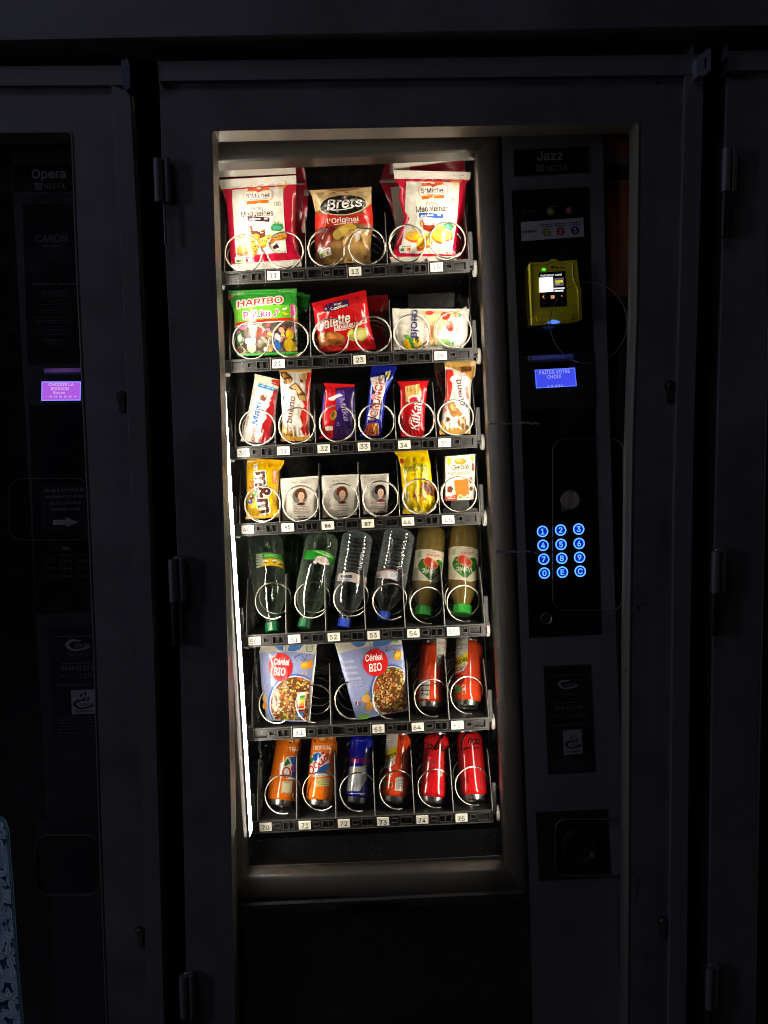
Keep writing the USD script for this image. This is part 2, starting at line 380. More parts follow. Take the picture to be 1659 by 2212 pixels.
def opening_poly(pts, r=.008): return Polygon(FC.hit(pts, 0)).buffer(-r, quad_segs=4).buffer(r, quad_segs=4)
def cabinet(label, leaf, opening, trims, sides, name='security_cabinet'):
    t = thing(name, label, 'cabinet', FC.world(*[np.array(a) for a in (FC.hit(leaf[0], 0)[0][0], 0., 0.)]), group=None)
    op = opening_poly(opening); lf = Polygon(FC.hit(leaf, 0)).buffer(0)
    lf = lf.intersection(sbox(-9, .03, 9, 9))
    part('door', slab(lf.difference(op.buffer(.0002)), .012, 0, FC), PAINT, t)
    ring = op.difference(op.buffer(-.0028, join_style=2)).intersection(sbox(-9, .03, 9, 9))
    part('window_surround', slab(ring, .046, -.0012, FC), SURR, t)
    for tr in trims:
        part('frame_strip', slab(Polygon(FC.hit(tr, -.010)).buffer(0).intersection(sbox(-9, .03, 9, 9)), .02, -.010, FC), PAINT2, t)
    for sx in sides:
        part('side_panel', bx(sx - .0015, sx + .0015, .021, .92, .03, 2.03, FC), PAINT, t)
    return t, op
L_mid = ext([(341, 174), (345, 188), (349, 342), (358, 553), (369, 803), (380, 1106), (389.5, 1421), (398, 1876)], YB)
R_fold = ext([(1481, 160), (1471, 553), (1457, 1053), (1451, 1656), (1445, 2192)], YB)
R_out = ext([(1521, 117), (1520, 172), (1517, 312), (1510, 553), (1498.5, 953), (1492, 1356), (1488, 1656), (1483, 2192)], YB)
O_l = [(455, 280), (462, 553), (472, 803), (480, 1106), (488, 1386), (495, 1701), (499, 1950), (507, 2300)]
O_r = [(1382, 262), (1377, 689), (1368.5, 939), (1362, 1407), (1359.5, 1933), (1357, 2300)]
mid, op_mid = cabinet('dark grey steel cabinet around the lit snack machine', [(341, 150), (1490, 135)] + R_fold[1:][::1] + L_mid[::-1], O_l + O_r[::-1],
    [[(340, 132), (1521, 117), (1520, 161), (1480, 162), (345, 175)], R_out[1:] + R_fold[::-1]], [])
for z0 in ((372, 1), (1500, -1)): pass
def roof(cab, x0, x1, px):
    z = FC.hit([px], 0)[0][1] - .006
    part('top_panel', bx(x0, x1, .021, .93, z - .002, z, FC), PAINT, cab)
roof(mid, -.40, .56, (900, 142))
part('side_panel', bx(-.378, -.375, .022, .92, .03, 2.03, FC), PAINT, mid)
part('side_panel', bx(.545, .548, .022, .92, .03, 2.03, FC), PAINT, mid)
hinge(mid, 333, 347, 40, 92, False); hinge(mid, 365, 1207, 39, 90, True); hinge(mid, 388, 2104, 36, 86, True)
lock(mid, 1449.7, 833, 869); lock(mid, 1434, 1993, 2030, 9.5)
br = Polygon(FC.hit([(1506, 128), (1524, 112), (1531, 107), (1534, 112), (1533, 150), (1525, 158), (1509, 160)], -.03)).buffer(.002)
part('padlock_eye', slab(br.difference(Polygon(FC.hit([(1521, 128), (1527, 122), (1527, 146), (1522, 148)], -.03))), -.011, -.03, FC), mat('worn_zinc', '#8d93a8', .4, metal=.5, bump=.6, bscale=300, bdist=.003), mid, smooth=30)
part('screw_hole', cyl(FC.at((1419, 179), -.0008)[0], FC.at((1419, 179), .001)[0], .0026, 12), BLACK, mid)

LR_fold = ext([(241, 184), (256, 455), (261, 553), (276, 903), (289, 1270), (300, 1576), (312, 1966)], YB)
LR_out = ext([(264, 141), (281, 199), (296, 482), (311, 803), (321, 1103), (333, 1420), (349.5, 2026)], YB)
lef, op_lef = cabinet('dark grey steel cabinet around the unlit drinks machine', [(-420, 160), (250, 160)] + LR_fold[1:] + [(-300, YB)],
    [(-330, 287), (157, 283), (163, 455), (169, 607), (177.5, 778), (192.5, 1103), (205, 1408), (216, 1771), (231, 2176), (240, 2400), (-300, 2400)],
    [[(-420, 146), (264, 141), (281, 184), (-420, 187)], LR_out[1:] + LR_fold[::-1]], [-.43])
lock(lef, 261, 857, 890, 11); lock(lef, 300, 2015, 2050, 9)
br = Polygon(FC.hit([(264, 133), (274, 130), (277, 140), (279, 185), (272, 192), (265, 175)], -.03)).buffer(.002)
part('padlock_eye', slab(br, -.011, -.03, FC), mat('dark_zinc', '#4c4f5c', .4, metal=.5), lef)

RL = ext([(1574, 150), (1570.6, 172), (1567, 324), (1561, 553), (1553.5, 803), (1546, 1103), (1541, 1381), (1537, 1656), (1531, 2112)], YB)
rig, op_rig = cabinet('dark grey steel cabinet cut off by the right edge', RL + [(1990, YB), (1990, 140)][:1] + [(1990, 140)],
    [(1662, 262), (1658, 700), (1652, 953), (1649, 1106), (1644.6, 1356), (1638, 1656), (1628.6, 2192), (1622, 2400), (2090, 2400), (2090, 250)],
    [[(1575, 110), (2000, 101), (2000, 146), (1573, 153)]], [.605])
roof(lef, -1.3, -.44, (100, 165)); roof(rig, .60, 1.3, (1650, 130))
hinge(rig, 1556.5, 324, 33, 92, True); hinge(rig, 1534, 1190, 32, 88, True); hinge(rig, 1522, 2085, 28, 87, True)

# clear guard sheets behind the doors, cut out so that hands reach the controls
PANE = clear('guard_sheet', ior=1.40, dirt=.025, dscale=14)
EDGEP = mat('cut_plastic_edge', (.085, .088, .10), .18)
def guard(cab, op, holes, w=.047):
    hs = [Polygon(FC.hit(np.array(h.exterior.coords), w)) for h in holes]
    sheet = op.buffer(.012).intersection(sbox(-9, .04, 9, 9))
    for h in hs: sheet = sheet.difference(h)
    g = part('guard_sheet', slab(sheet, w + .004, w, FC), PANE, cab)
    for h in hs: part('cut_edge', slab(h.buffer(.0007).difference(h.buffer(-.0004)).intersection(op), w + .0042, w - .0002, FC), EDGEP, g)
guard(mid, op_mid, [ellipse(1272, 697, 83, 88, n=16), rr(1195, 948, 1347, 1318, 26), rr(1200, 1771, 1345, 1892, 22)])
guard(lef, op_lef, [rr(20, 1034, 192, 1166, 26), rr(76, 1805, 214, 1934, 26)])
guard(rig, op_rig, [])

def smear(cab, pts, c):
    a = Art(); r = random.Random(len(pts))
    for (x0, y0), (x1, y1) in zip(pts[:-1], pts[1:]):
        for k in range(10):
            t = (k + r.random()) / 10; a.add(ellipse(x0 + (x1 - x0) * t, y0 + (y1 - y0) * t + r.uniform(-1.5, 1.5), r.uniform(3, 8), r.uniform(.8, 2.0), r.uniform(-12, 12), 3), c)
    return a
sm_ = smear(mid, [(1058, 916), (1120, 913), (1162, 914)], '#9a8f80')
SM = Node('/World/security_cabinet/guard_sheet', mid.M)
printed('dirt_mark', sm_, flat_place(FC, .0466), PAPER, SM, edge=0)
printed('dirt_mark', smear(mid, [(1075, 1192), (1110, 1191), (1180, 1193)], '#8f869a'), flat_place(FC, .0466), PAPER, SM, edge=0)

a_ = Art(); a_.line(curve([(1379, 1896), (1377, 1925), (1372, 1946)]), 1.2, '#15151a').line([(1395, 2085), (1398, 2050)], .8, '#2a2a2e').add(ellipse(1378, 1312, 3, 4.5), '#2c2c30').add(ellipse(1393, 1306, 4, 1.6), '#2c2c30').add(ellipse(1352, 1450, 1.2, 3), '#303034')
printed('scratch', a_, flat_place(FC, -.0004), PAPER, Node('/World/security_cabinet/door', mid.M), edge=0)
# ---------------------------------------------------------------- the snack machine
mach = thing('vending_machine', 'lit snack machine with seven spiral shelves behind the middle cabinet door', 'vending machine', FM.world(-.05, .0, -1.3), FM)
IN = FD.hit([(463, 352), (1030, 328), (1092, 1873), (531, 1891)], .022); IN[0][0] = IN[3][0] + .001
OUT = FD.hit([(436, 306), (1075, 288), (1137, 1931), (498, 1940)], 0); OUT[0][0] = OUT[3][0] = IN[3][0] - .028
def loft(inner, outer, ts, wf):
    V, f = [], []
    for t in ts:
        c = inner * (1 - t) + outer * t; V.append(FD.world(c[:, 0], wf(t), c[:, 1]))
    k = 4
    for i in range(len(ts) - 1):
        for j in range(k):
            a, b, c, d = i * k + j, i * k + (j + 1) % k, (i + 1) * k + (j + 1) % k, (i + 1) * k + j
            f += [(a, b, c), (a, c, d)]
    # split the four sides apart so that the mitres stay crisp
    V = np.vstack(V); out = []
    for j in range(k):
        idx = [i for i, q in enumerate(f) if (i // 2) % k == j]
        ff = np.array([f[i] for i in idx]); u, inv = np.unique(ff, return_inverse=True)
        out.append(trimesh.Trimesh(V[u], inv.reshape(-1, 3), process=False))
    return cat(out)
ts = np.r_[0, 0, np.linspace(0, 1, 14) ** 1.6]
wf_ = iter([.045, .0335] + [None] * 99)
def wf(t, st={'n': 0}):
    st['n'] += 1
    if st['n'] == 1: return .060
    return .019 * (1 - min(t, 1)) ** 1.7 + .003 * max(0, 1 - t * 14)
frame_m = loft(IN, OUT, ts, wf)
part('window_frame', frame_m, GREYPL, mach, smooth=40)
sides = []
for a, b in ((0, 1), (1, 2), (2, 3), (3, 0)):       # returns of the frame behind its outer edge
    q = FD.world(np.array([OUT[a][0], OUT[b][0], OUT[b][0], OUT[a][0]]), np.array([0, 0, .05, .05]), np.array([OUT[a][1], OUT[b][1], OUT[b][1], OUT[a][1]]))
    sides.append(trimesh.Trimesh(q, [(0, 1, 2), (0, 2, 3)], process=False))
part('window_frame', cat(sides), GREYPL, mach)
GLASS = clear('window_glass', ior=1.42, dirt=.03, dscale=40)
gq = IN + np.sign(IN - IN.mean(0)) * .004
wg = part('window_glass', slab(Polygon(gq), .0605, .0575, FD), GLASS, mach)
usdkit.material(stage, '/World/Looks/dust', {'d': ('diffuse_bsdf', {'color': (.6, .58, .55)}), 't': ('translucent_bsdf', {'color': (.7, .68, .64)}), 'x': ('mix_closure', {'fac': .6})}, [('d.BSDF', 'x.closure1'), ('t.BSDF', 'x.closure2')], surface='x.closure')
rd = np.random.default_rng(5); sp = []
for _ in range(900):
    tt = rd.random() ** .6; su = rd.random()
    if su > .15 and rd.random() < .35: su = rd.random() ** 2
    c0 = IN[0] * (1 - tt) + IN[3] * tt; c1 = IN[1] * (1 - tt) + IN[2] * tt; c = c0 * (1 - su) + c1 * su; r0 = .00025 + .0006 * rd.random() ** 3
    a = rd.random() * 6.28 + np.arange(4) * 1.57; rr_ = r0 * rd.uniform(.5, 1.3, 4)
    q = FD.world(c[0] + rr_ * np.cos(a), np.full(4, .0609), c[1] + rr_ * np.sin(a)); sp.append(trimesh.Trimesh(q, [(0, 1, 2), (0, 2, 3)], process=False))
part('dust_specks', cat(sp), UsdShade.Material.Get(stage, '/World/Looks/dust'), wg, kind='stuff')
# light strips just behind the frame's long edges
LEDM = emission('light_strip_glow', (1.0, .91, .75), LED)
uL = FD.hit([(500, 1150)], .065)[0][0]; uR = IN[:, 0][1:3].max() + .012
vT, vB = FD.hit([(560, 362)], .065)[0][1], FD.hit([(545, 1806)], .065)[0][1]
for u, sg in ((uL, 1), (uR, -1)):       # diffuser facing across the window, on a housing
    q = FD.world(np.full(4, u), np.array([.0615, .094, .094, .0615]), np.array([vB, vB, vT, vT]))
    ls = part('light_strip', trimesh.Trimesh(q, [(0, 1, 2), (0, 2, 3)] if sg > 0 else [(0, 2, 1), (0, 3, 2)], process=False), LEDM, mach)
    a, b = sorted((u - sg * .0006, u - sg * .006))
    part('strip_housing', bx(a, b, .061, .0945, vB - .004, vT + .004, FD), TRAYM, ls)
# inner box
uWL, uWR = TAG_U0 - .0168 - .034, TAG_U0 - .0168 + 6 * PITCH_U + .030
vC = FM.hit([(560, 388)], .10)[0][1]; vF = FM.hit([(560, 1884)], .06)[0][1]
part('inner_wall', bx(uWL - .012, uWL, -.0435, .56, vF, vC + .04, FM), INNER, mach, label='left inner wall, scuffed and grey')
part('inner_wall', bx(uWR, uWR + .012, -.0435, .56, vF, vC + .04, FM), INNER, mach, label='right inner wall')
part('inner_wall', bx(uWL, uWR, .55, .56, vF, vC + .04, FM), INNER, mach, label='rear inner wall')
part('mirror_ceiling', bx(uWL + .001, uWR - .001, -.03, .549, vC, vC + .006, FM), mat('mirror_panel', (.62, .60, .58), .10, metal=1.0, rvary=.04, vscale=8), mach)
part('chute_panel', cat([bx(uWL + .001, uWR - .001, .056, .06, vF, FM.hit([(800, 1802)], .058)[0][1], FM), bx(uWL, uWR, .06, .55, vF - .004, vF, FM)]), GLOSSBLACK, mach)
part('rubber_seal', bx(*FD.hit([(534, 1887)], .056)[0][:1], FD.hit([(1090, 1870)], .056)[0][0], .0535 - .105, .0555 - .105, IN[2][1] + .0005, IN[2][1] + .007, FM), mat('rubber_seal', (.10, .10, .095), .5, bump=1.0, bscale=420, bdist=.004), mach)
for u, sg in ((uWL + .0012, 1), (uWR - .0012, -1)):     # slotted uprights
    for w0 in (.068, .30):
        pl = sbox(w0, vF + .01, w0 + .016, vC - .01); v = vF + .03
        hs = []
        while v < vC - .03: hs.append(sbox(w0 + .005, v, w0 + .011, v + .010)); v += .025
        pl = pl.difference(unary_union(hs)); m = trimesh.creation.extrude_polygon(pl, .0012, engine='earcut')
        part('slotted_upright', trimesh.Trimesh(FM.world(u + (m.vertices[:, 2] if sg > 0 else -m.vertices[:, 2]), m.vertices[:, 0], m.vertices[:, 1]), m.faces), mat('zinc_plate', (.33, .33, .32), .4, metal=.6, vary=.5, vscale=60, color2=(.12, .12, .12)), mach)

TAGS = [{1: '11', 3: '13', 5: '15'}, {1: '21', 3: '23', 5: '25'}, {0: '30', 1: '31', 2: '32', 3: '33', 4: '34', 5: '35'},
        {0: '40', 1: '85', 2: '86', 3: '87', 4: '44', 5: '45'}, {0: '50', 1: '51', 2: '52', 3: '53', 4: '54', 5: '55'},
        {1: '61', 3: '63', 4: '64', 5: '65'}, {0: '70', 1: '71', 2: '72', 3: '73', 4: '74', 5: '75'}]
RINGS = [[(525.4, 546.2), (615, 540), (705, 536), (793, 532), (880, 525), (967, 519)],
         [(541.5, 735.7), (627, 732), (715, 727.5), (805.7, 722.3), (889.6, 718.7), (979.8, 712.8)],
         [(555.3, 923.6), (640.8, 919.4), (728.6, 914.6), (813.3, 911), (900.3, 906.6), (984.8, 901.9)],
         [(566.4, 1089.2), (649, 1087.7), (736.2, 1082.6), (822.3, 1077.4), (908.7, 1072.7), (991.8, 1067.7)],
         [(584.9, 1301.1), (670.8, 1299.8), (756.7, 1296.4), (842.3, 1303.5), (923.6, 1311), (1004.2, 1307)],
         [(593.2, 1528.2), (674.4, 1525.4), (759, 1518), (843, 1518), (932.9, 1513.5), (1012, 1507)],
         [(606.1, 1724.6), (688.2, 1719), (770.3, 1719), (856.4, 1714.7), (940, 1711.5), (1022.2, 1705.9)]]
ENDS = [[-80, -62, -66, -60, -118, -50], [-118, -52, -140, -42, -60, -75], [-38, -66, -40, -66, -45, -85], [-30, -62, -62, -66, -35, 200], [-58, -38, -42, -52, -80, -72], [-55, -82, -75, -85, -72, -80], [-68, -42, -72, -72, -72, -72]]
rng = np.random.default_rng(7)
def coil(cu, cv, r, w0, end_deg, loose, short=False):
    """wire helix: from its free front end it runs clockwise (seen from the front) under, left, over and away to the rear"""
    turns, pitch = (1.45 if short else 5.2), .058; n = int(turns * 30); a0 = math.radians(end_deg); k = np.linspace(0, turns, n)
    ang = a0 - k * 2 * math.pi
    dep = np.where(k < 1, k * (pitch if loose else .014), (pitch if loose else .014) + (k - 1) * pitch)
    return tube(FM.world(cu + r * np.cos(ang), w0 + dep, cv + r * np.sin(ang)), .0017, 7)
for i in range(7):
    v = TRAY_V[i]; e0 = TAG_U0 - .0168; cells = [e0 + PITCH_U * k for k in range(7)]
    top, bot = v + .0125, v - .0135
    face = sbox(cells[0] - .020 if i < 2 or i == 5 else cells[0] - .012, bot, cells[6] + .0005, top); holes = []
    for k in range(6):
        a = TAG_U0 + PITCH_U * k
        holes.append(sbox(a + .0195, v - .0035, a + .0305, v + .0045))
        if k == 5: holes.append(sbox(a + .036, v - .007, a + .060, v + .0075))
        else: holes += [sbox(a + .0385, v - .0075, a + .0495, v + .0065), sbox(a + .0507, v - .0075, a + .0617, v + .0065)]
        if k not in TAGS[i]: holes.append(sbox(a - .013, v - .0085, a + .0145, v + .0085))
    front = face.difference(unary_union(holes))
    fl = v + .0075
    m = [slab(front, .0535, .0500, FM), slab(face.buffer(-.0006), .058, .0562, FM), bx(face.bounds[0], face.bounds[2], .058, .48, fl - .002, fl, FM)]
    for k in range(6):
        for q in holes[3 * k:3 * k + 3] if k < 5 else []:
            pass
    tray = part('tray', cat(m), TRAYM, mach)
    rims = []
    for hq in holes:
        if hq.bounds[2] - hq.bounds[0] > .0105 or True:
            ring = hq.buffer(.0011, join_style=2).difference(hq)
            rims.append(slab(ring, .0502, .0488, FM))
    rims.append(slab(sbox(face.bounds[0], top - .0016, face.bounds[2], top + .0004), .0502, .0485, FM)); rims.append(slab(sbox(face.bounds[0], bot, face.bounds[2], bot + .0015), .0502, .0485, FM))
    part('front_rib', cat(rims), mat('tray_rib', (.060, .059, .056), .34, bump=.1, bscale=500), tray)
    for k, t in TAGS[i].items():
        a = TAG_U0 + PITCH_U * k; (cx, cy), = project(FM.world(a, .0475, v)[None])
        pl = sbox(a - .0128, v - .0086, a + .0128, v + .0086)
        tg = slab(pl, .0500, .0470, FM)
        g = text_poly(t, 0, 0, .0098 if t[0] != '8' else .0078, bold=t[0] == '8')
        dig = slab(affinity.translate(affinity.scale(g, 1, -1, origin=(0, 0)), a - .0006 + rng.uniform(-.0012, .0012), v - .0005 + rng.uniform(-.001, .001)), .0469, .04665, FM)
        both = cat([tg, dig]); col = np.vstack([np.tile(lin('#e9e5d8'), (len(tg.vertices), 1)), np.tile(lin('#100f0a'), (len(dig.vertices), 1))])
        part('price_tag', both, PAPER, tray, colors=col)
    two = {0: [0, 2, 4, 6], 1: [0, 2, 4, 6], 5: [0, 2, 4, 5, 6]}.get(i, list(range(7)))
    for k in range(7):
        u = cells[k] - .0004
        if k in two:
            h = .112 if k in (0, 6) else .118
            pl = Polygon([(.0515, bot + .003), (.0495, top), (.058, top + .035), (.098, top + h), (.20, top + h), (.27, top + .07), (.47, top + .07), (.47, fl), (.07, fl)])
            mm = trimesh.creation.extrude_polygon(pl, .0013, engine='earcut')
            part('divider', trimesh.Trimesh(FM.world(u + mm.vertices[:, 2], mm.vertices[:, 0], mm.vertices[:, 1]), mm.faces, process=False), DIVM, tray)
            pe = tube(FM.world(u + .00065, np.array([.0495, .0492, .0578, .0978, .108]), np.array([top - .002, top, top + .035, top + h, top + h + .0004])), .00085, 6)
            part('divider_edge', pe, EDGE, tray, smooth=True)
        else:
            part('divider_edge', bx(u - .0002, u + .0012, .0478, .0502, bot + .001, top + .002, FM), EDGE, tray)
    for u, sg in ((cells[6] + .004, 1), (face.bounds[0] + .001, -1)):
        part('side_guide', cat([bx(u, u + .0022, .056, .45, fl - .002, top + .030, FM), bx(u - .003, u + .006, .054, .060, top - .012, top + .058, FM, .001), bx(u - .0005, u + .0035, .0525, .055, top, top + .056, FM)]), TRAYM, tray)
    for u in (FM.hit([(478 + (i > 0) * 0 + [0, 11, 22, 34, 51, 62, 69][i], 600)], .055)[0][0], cells[6] + .0115):
        pass
    for sgn, px in ((-1, [(478, 605), (489, 790), (500, 978), (512, 1142), (529, 1387), (540, 1588), (547, 1786)][i]), (1, [(1026, 577), (1034, 757), (1042, 945), (1047, 1112), (1054, 1357), (1065, 1562), (1075, 1757)][i])):
        u0 = FM.hit([px], .062)[0][0]
        part('roller', lathe(FM.world(u0 - .004, .068, v - .002), FM.X, [(0, .0005), (0, .015), (.0012, .0168), (.0068, .0168), (.008, .015), (.008, .0005)], 28), WHITEP, tray, smooth=35)
        part('roller_axle', cyl(FM.world(u0 - .004 if sgn > 0 else u0 + .004, .068, v - .002), FM.world(u0 - .014 if sgn > 0 else u0 + .012, .068, v - .002), .004, 12), TRAYM, tray)
    loose = i >= 4
    for k in range(6):
        cu, cv = FM.hit([RINGS[i][k]], .050)[0]
        part('coil', coil(cu, cv, .0371 if not loose else .0366, .0445 if not loose else .052, ENDS[i][k], loose, i == 4 and k < 4), WIRE, tray, smooth=True)
riser = [(1132, 635), (1335, 632), (1345, 715), (1480, 735), (1475, 790), (1380, 800), (1040, 800), (1040, 730), (1130, 712)]
A = Art(1380, 1740, 560)
part('product_riser', slab(Polygon(FM.hit(A.P(riser), .064)), .070, .064, FM), TRAYM, mach)

# control column
FW = .0
def mpoly(pts, w): return Polygon(FD.hit(pts, w))
col_r = [(1302, 280), (1310, 689), (1318, 930), (1332, 1407), (1341, 1607), (1352, 1940), (1364, 2500)]
col_l = [(1084, 287), (1145, 1931), (1158, 2500)]
part('control_column', slab(mpoly(col_l[:1] + col_r + col_l[:0:-1], 0), .05, .0, FD), COLUMN, mach)
part('groove', slab(mpoly([(1070, 285), (1090, 285), (1150, 1931), (1165, 2500), (1140, 2500), (1128, 1931)], .012), .05, .012, FD), BLACK, mach)
np_ = part('name_plate', slab(mpoly([(1108, 323), (1270, 315), (1272, 374), (1110, 382)], -.001), .001, -.0012, FD), GLOSSBLACK, mach)
A = Art()
A.add(Polygon([(1108, 323), (1270, 315), (1272, 374), (1110, 382)]).difference(Polygon([(1109, 324.2), (1269, 316.2), (1271, 372.8), (1111, 380.8)])), '#6a6a68')
A.text('Jazz', 1188, 336, 19, '#9a9a9a', rot=2, bold=True).text('NECTA', 1203, 363, 11.5, '#8c8c8c', rot=3, width=46)
A.poly([(1158, 355), (1175, 354), (1174, 370), (1158, 371)], '#6b6b6b')
for q in (358, 362, 366): A.line([(1160, q), (1174, q - .6)], 1, '#1b1b1b')
printed('name_lettering', A, flat_place(FD, -.0014), PAPER, np_, edge=0)
ctl = part('control_panel', slab(mpoly([(1105, 412), (1272, 404), (1283, 800), (1299, 1370), (1143, 1378), (1122, 800)], -.001), .001, -.001, FD), GLOSSBLACK, mach)
A = Art(); A.ell(1189, 457, 8.5, 8.5, '#6f7a2c').text('A', 1189, 457, 9, '#c9c9c0').ell(1229, 454, 8.5, 8.5, '#7a1a2a').text('B', 1229, 454, 9, '#d0d0d0').text('RECHARGE', 1143, 456.5, 4.2, '#77777a', rot=2)
A.lines(1192, 446, 22, 1, 4, 1.5, '#77777a')
printed('reload_lettering', A, flat_place(FD, -.0012), PAPER, ctl, edge=0)
pl_ = part('payment_label', slab(mpoly([(1125, 480), (1260, 470), (1262, 511), (1127, 521)], -.0016), -.001, -.0019, FD), mat('label_grey', '#a5a6ad', .55), mach)
A = Art(); A.text('PAIEMENT', 1142, 500, 5, '#1c1c22', rot=4, bold=True)
for x, y, c, t in ((1180.5, 501.5, '#7c8028', '1'), (1210.5, 499.5, '#8d1430', '2'), (1242, 497.5, '#1b1f4a', '3')):
    A.ell(x, y, 8.6, 8.6, c).text(t, x, y, 9.5, '#dedee2', rot=4)
for x, y in ((1180, 487), (1210, 485), (1241, 483)): A.lines(x, y, 27, 2, 4.5, 1.7, '#26262c', rot=4, seed=int(x))
printed('payment_lettering', A, flat_place(FD, -.0021), PAPER, pl_, edge=0)

# card reader
YEL = mat('reader_yellow', '#ece22a', .42, bump=.1, bscale=800, bevel=.0015)
crd = part('card_reader', slab(mpoly([(1144, 571), (1183, 569), (1190, 563), (1199, 563), (1206, 568), (1243, 565), (1249, 620), (1252, 628), (1254, 690), (1236, 695), (1150, 700)], -.012).buffer(.0015), -.001, -.018, FD), YEL, mach)
part('reader_rim', cat([tube(FD.at([(1145, 571), (1147, 630), (1150, 699)], -.0185), .0022, 8), tube(FD.at([(1145, 571), (1183, 569), (1190, 563.5), (1199, 563.5), (1206, 568), (1236, 566.5)], -.0185), .0014, 8), tube(FD.at([(1237, 566.5), (1238, 600), (1249, 628), (1252, 690)], -.0185), .0014, 8)]), mat('reader_yellow_rim', '#f2ea30', .4), crd, smooth=True)
part('reader_window', slab(mpoly([(1164, 589), (1221, 585), (1224, 661), (1167, 664)], -.019), -.018, -.0188, FD), GLOSSBLACK, crd)
A = Art()
A.poly([(1164.5, 600), (1194.5, 598), (1195.5, 630), (1165.5, 632)], (1.25, 1.22, 1.35))
for t in range(1): pass
A.text('PAIEMENT SANS', 1191, 594.5, 4, (.8, .8, .85), rot=3, width=46, bold=True)
A.poly([(1197, 601), (1217, 599.5), (1218, 617), (1198, 618.5)], (.10, .10, .12)).poly([(1199, 606), (1216, 604.5), (1216.5, 610), (1199.5, 611)], (.75, .55, .02)).poly([(1200, 612.3), (1209, 611.8), (1209, 614), (1200, 614.6)], (.5, .5, .5))
A.poly([(1196, 622), (1220, 620.5), (1220, 623.5), (1196, 625)], (.9, .9, .9)).poly([(1198, 627), (1217, 625.7), (1217, 629.5), (1198, 630.8)], (.85, .85, .85))
A.poly([(1171, 641), (1176, 637), (1174, 641.5), (1177, 646)], (.85, .30, .05)).poly([(1190, 638), (1198, 637.5), (1198, 645), (1190, 645.5)], (.7, .28, .18)).poly([(1213, 637), (1216, 640), (1212, 640)], (.7, .28, .18))
for x in (1176, 1197, 1216): A.add(ellipse(x, 655, 3, 3).difference(ellipse(x, 655, 2.2, 2.2)), (.01, .01, .01))
printed('reader_screen', A, flat_place(FD, -.019), GLOW, crd, edge=0)
A = Art(); A.poly([(1171, 580.5), (1178, 580), (1178, 584), (1171, 584.5)], (.15, 2.2, .10))
printed('green_lamp', A, flat_place(FD, -.0186), GLOW, crd, edge=0)
part('camera_dot', cyl(FD.at((1193, 577), -.0175)[0], FD.at((1193, 577), -.0186)[0], .0022, 14), BLACK, crd)
ledge = mpoly([(1156, 684), (1176, 676), (1200, 674), (1236, 678), (1237, 690), (1160, 694)], -.02)
part('card_slot', slab(ledge, -.018, -.0235, FD), YEL, crd)
A = Art(); A.add(Polygon(np.vstack([curve([(1183, 698), (1190, 692), (1197, 691), (1205, 693), (1211, 697)]), [(1197, 700)]])), (.10, .28, 2.2))
printed('blue_lamp', A, flat_place(FD, -.0245), GLOW, crd, edge=0)
A = Art(); A.text('BAD', 1202, 579, 2.5, '#1d1b05').text('CMD', 1215, 578, 2.5, '#1d1b05').text('NFC', 1239, 650, 3.4, '#1d1b05', bold=True).text('NAYAX', 1196, 669, 3.2, '#1d1b05', bold=True) if False else A.lines(1209, 578, 22, 1, 3, 2.2, '#2b2805').lines(1239, 650, 9, 1, 3, 3, '#2b2805', seed=3).lines(1196, 670, 14, 1, 3, 2.6, '#2b2805', seed=4)
printed('reader_lettering', A, flat_place(FD, -.0183), PAPER, crd, edge=0)

# display with its hood
part('display_recess', slab(mpoly([(1122, 768), (1284, 762), (1288, 880), (1127, 886)], -.0015), -.001, -.0014, FD), BLACK, mach)
def hood(parent, fr, top, bot, w_top, w_bot, m):
    """eyelid over a display: its face slopes back downwards so that it mirrors the lit screen"""
    t, b = fr.hit(top, w_top), fr.hit(bot, w_bot)
    fr_t, fr_b = fr.world(t[:, 0], w_top, t[:, 1]), fr.world(b[:, 0], w_bot, b[:, 1]); bk = fr.world(t[:, 0], w_bot, t[:, 1])
    V = np.vstack([fr_t, fr_b, bk]); f = [(0, 2, 3), (0, 3, 1), (0, 1, 5), (0, 5, 4), (0, 4, 2), (1, 3, 5)]
    m_ = trimesh.Trimesh(V[np.array(f)].reshape(-1, 3), np.arange(18).reshape(-1, 3), process=False)
    return part('display_hood', m_, m, parent)
hood(mach, FD, [(1142, 769), (1240, 764)], [(1145, 784), (1240, 779)], -.020, -.002, mat('hood_grey', (.10, .11, .13), .22, coat=.4))
def lcd(name, quad, place, bg, fg, edgec, rows, parent, frame, w):
    a = Art(); q = Polygon(quad); a.add(q, edgec); c = q.centroid; a.add(affinity.scale(q, .955, .90), bg)
    for t, x, y, h, wd, rot in rows: a.text(t, x, y, h, fg, rot=rot, width=wd)
    return printed(name, a, place, GLOW, parent, edge=0)
lcd('display', [(1155, 799), (1242, 794), (1246, 834), (1158, 839)], flat_place(FD, -.0022), (.055, .075, .86), (.50, .52, 1.0), (.10, .22, 1.25),
    [('FAITES VOTRE', 1198, 803.5, 7.5, 66, 3), ('CHOIX', 1197.5, 813.5, 7.5, 30, 3), ('1 9 251', 1199, 834, 5.0, 34, 3)], mach, FD, -.002)
part('coin_knob', cyl(FD.at((1232, 1080), -.001)[0], FD.at((1232, 1080), -.016)[0], .019, 28, .0165), mat('worn_steel', '#8f8a80', .4, metal=.4, bump=.2, bscale=300), mach, smooth=40)
part('coin_chute', slab(mpoly([(1214, 1088), (1251, 1086), (1251, 1102), (1244, 1104), (1240, 1100), (1226, 1101), (1222, 1105), (1215, 1104)], -.008), -.001, -.010, FD), mat('worn_steel_dark', '#6f6c66', .45, metal=.3), mach)
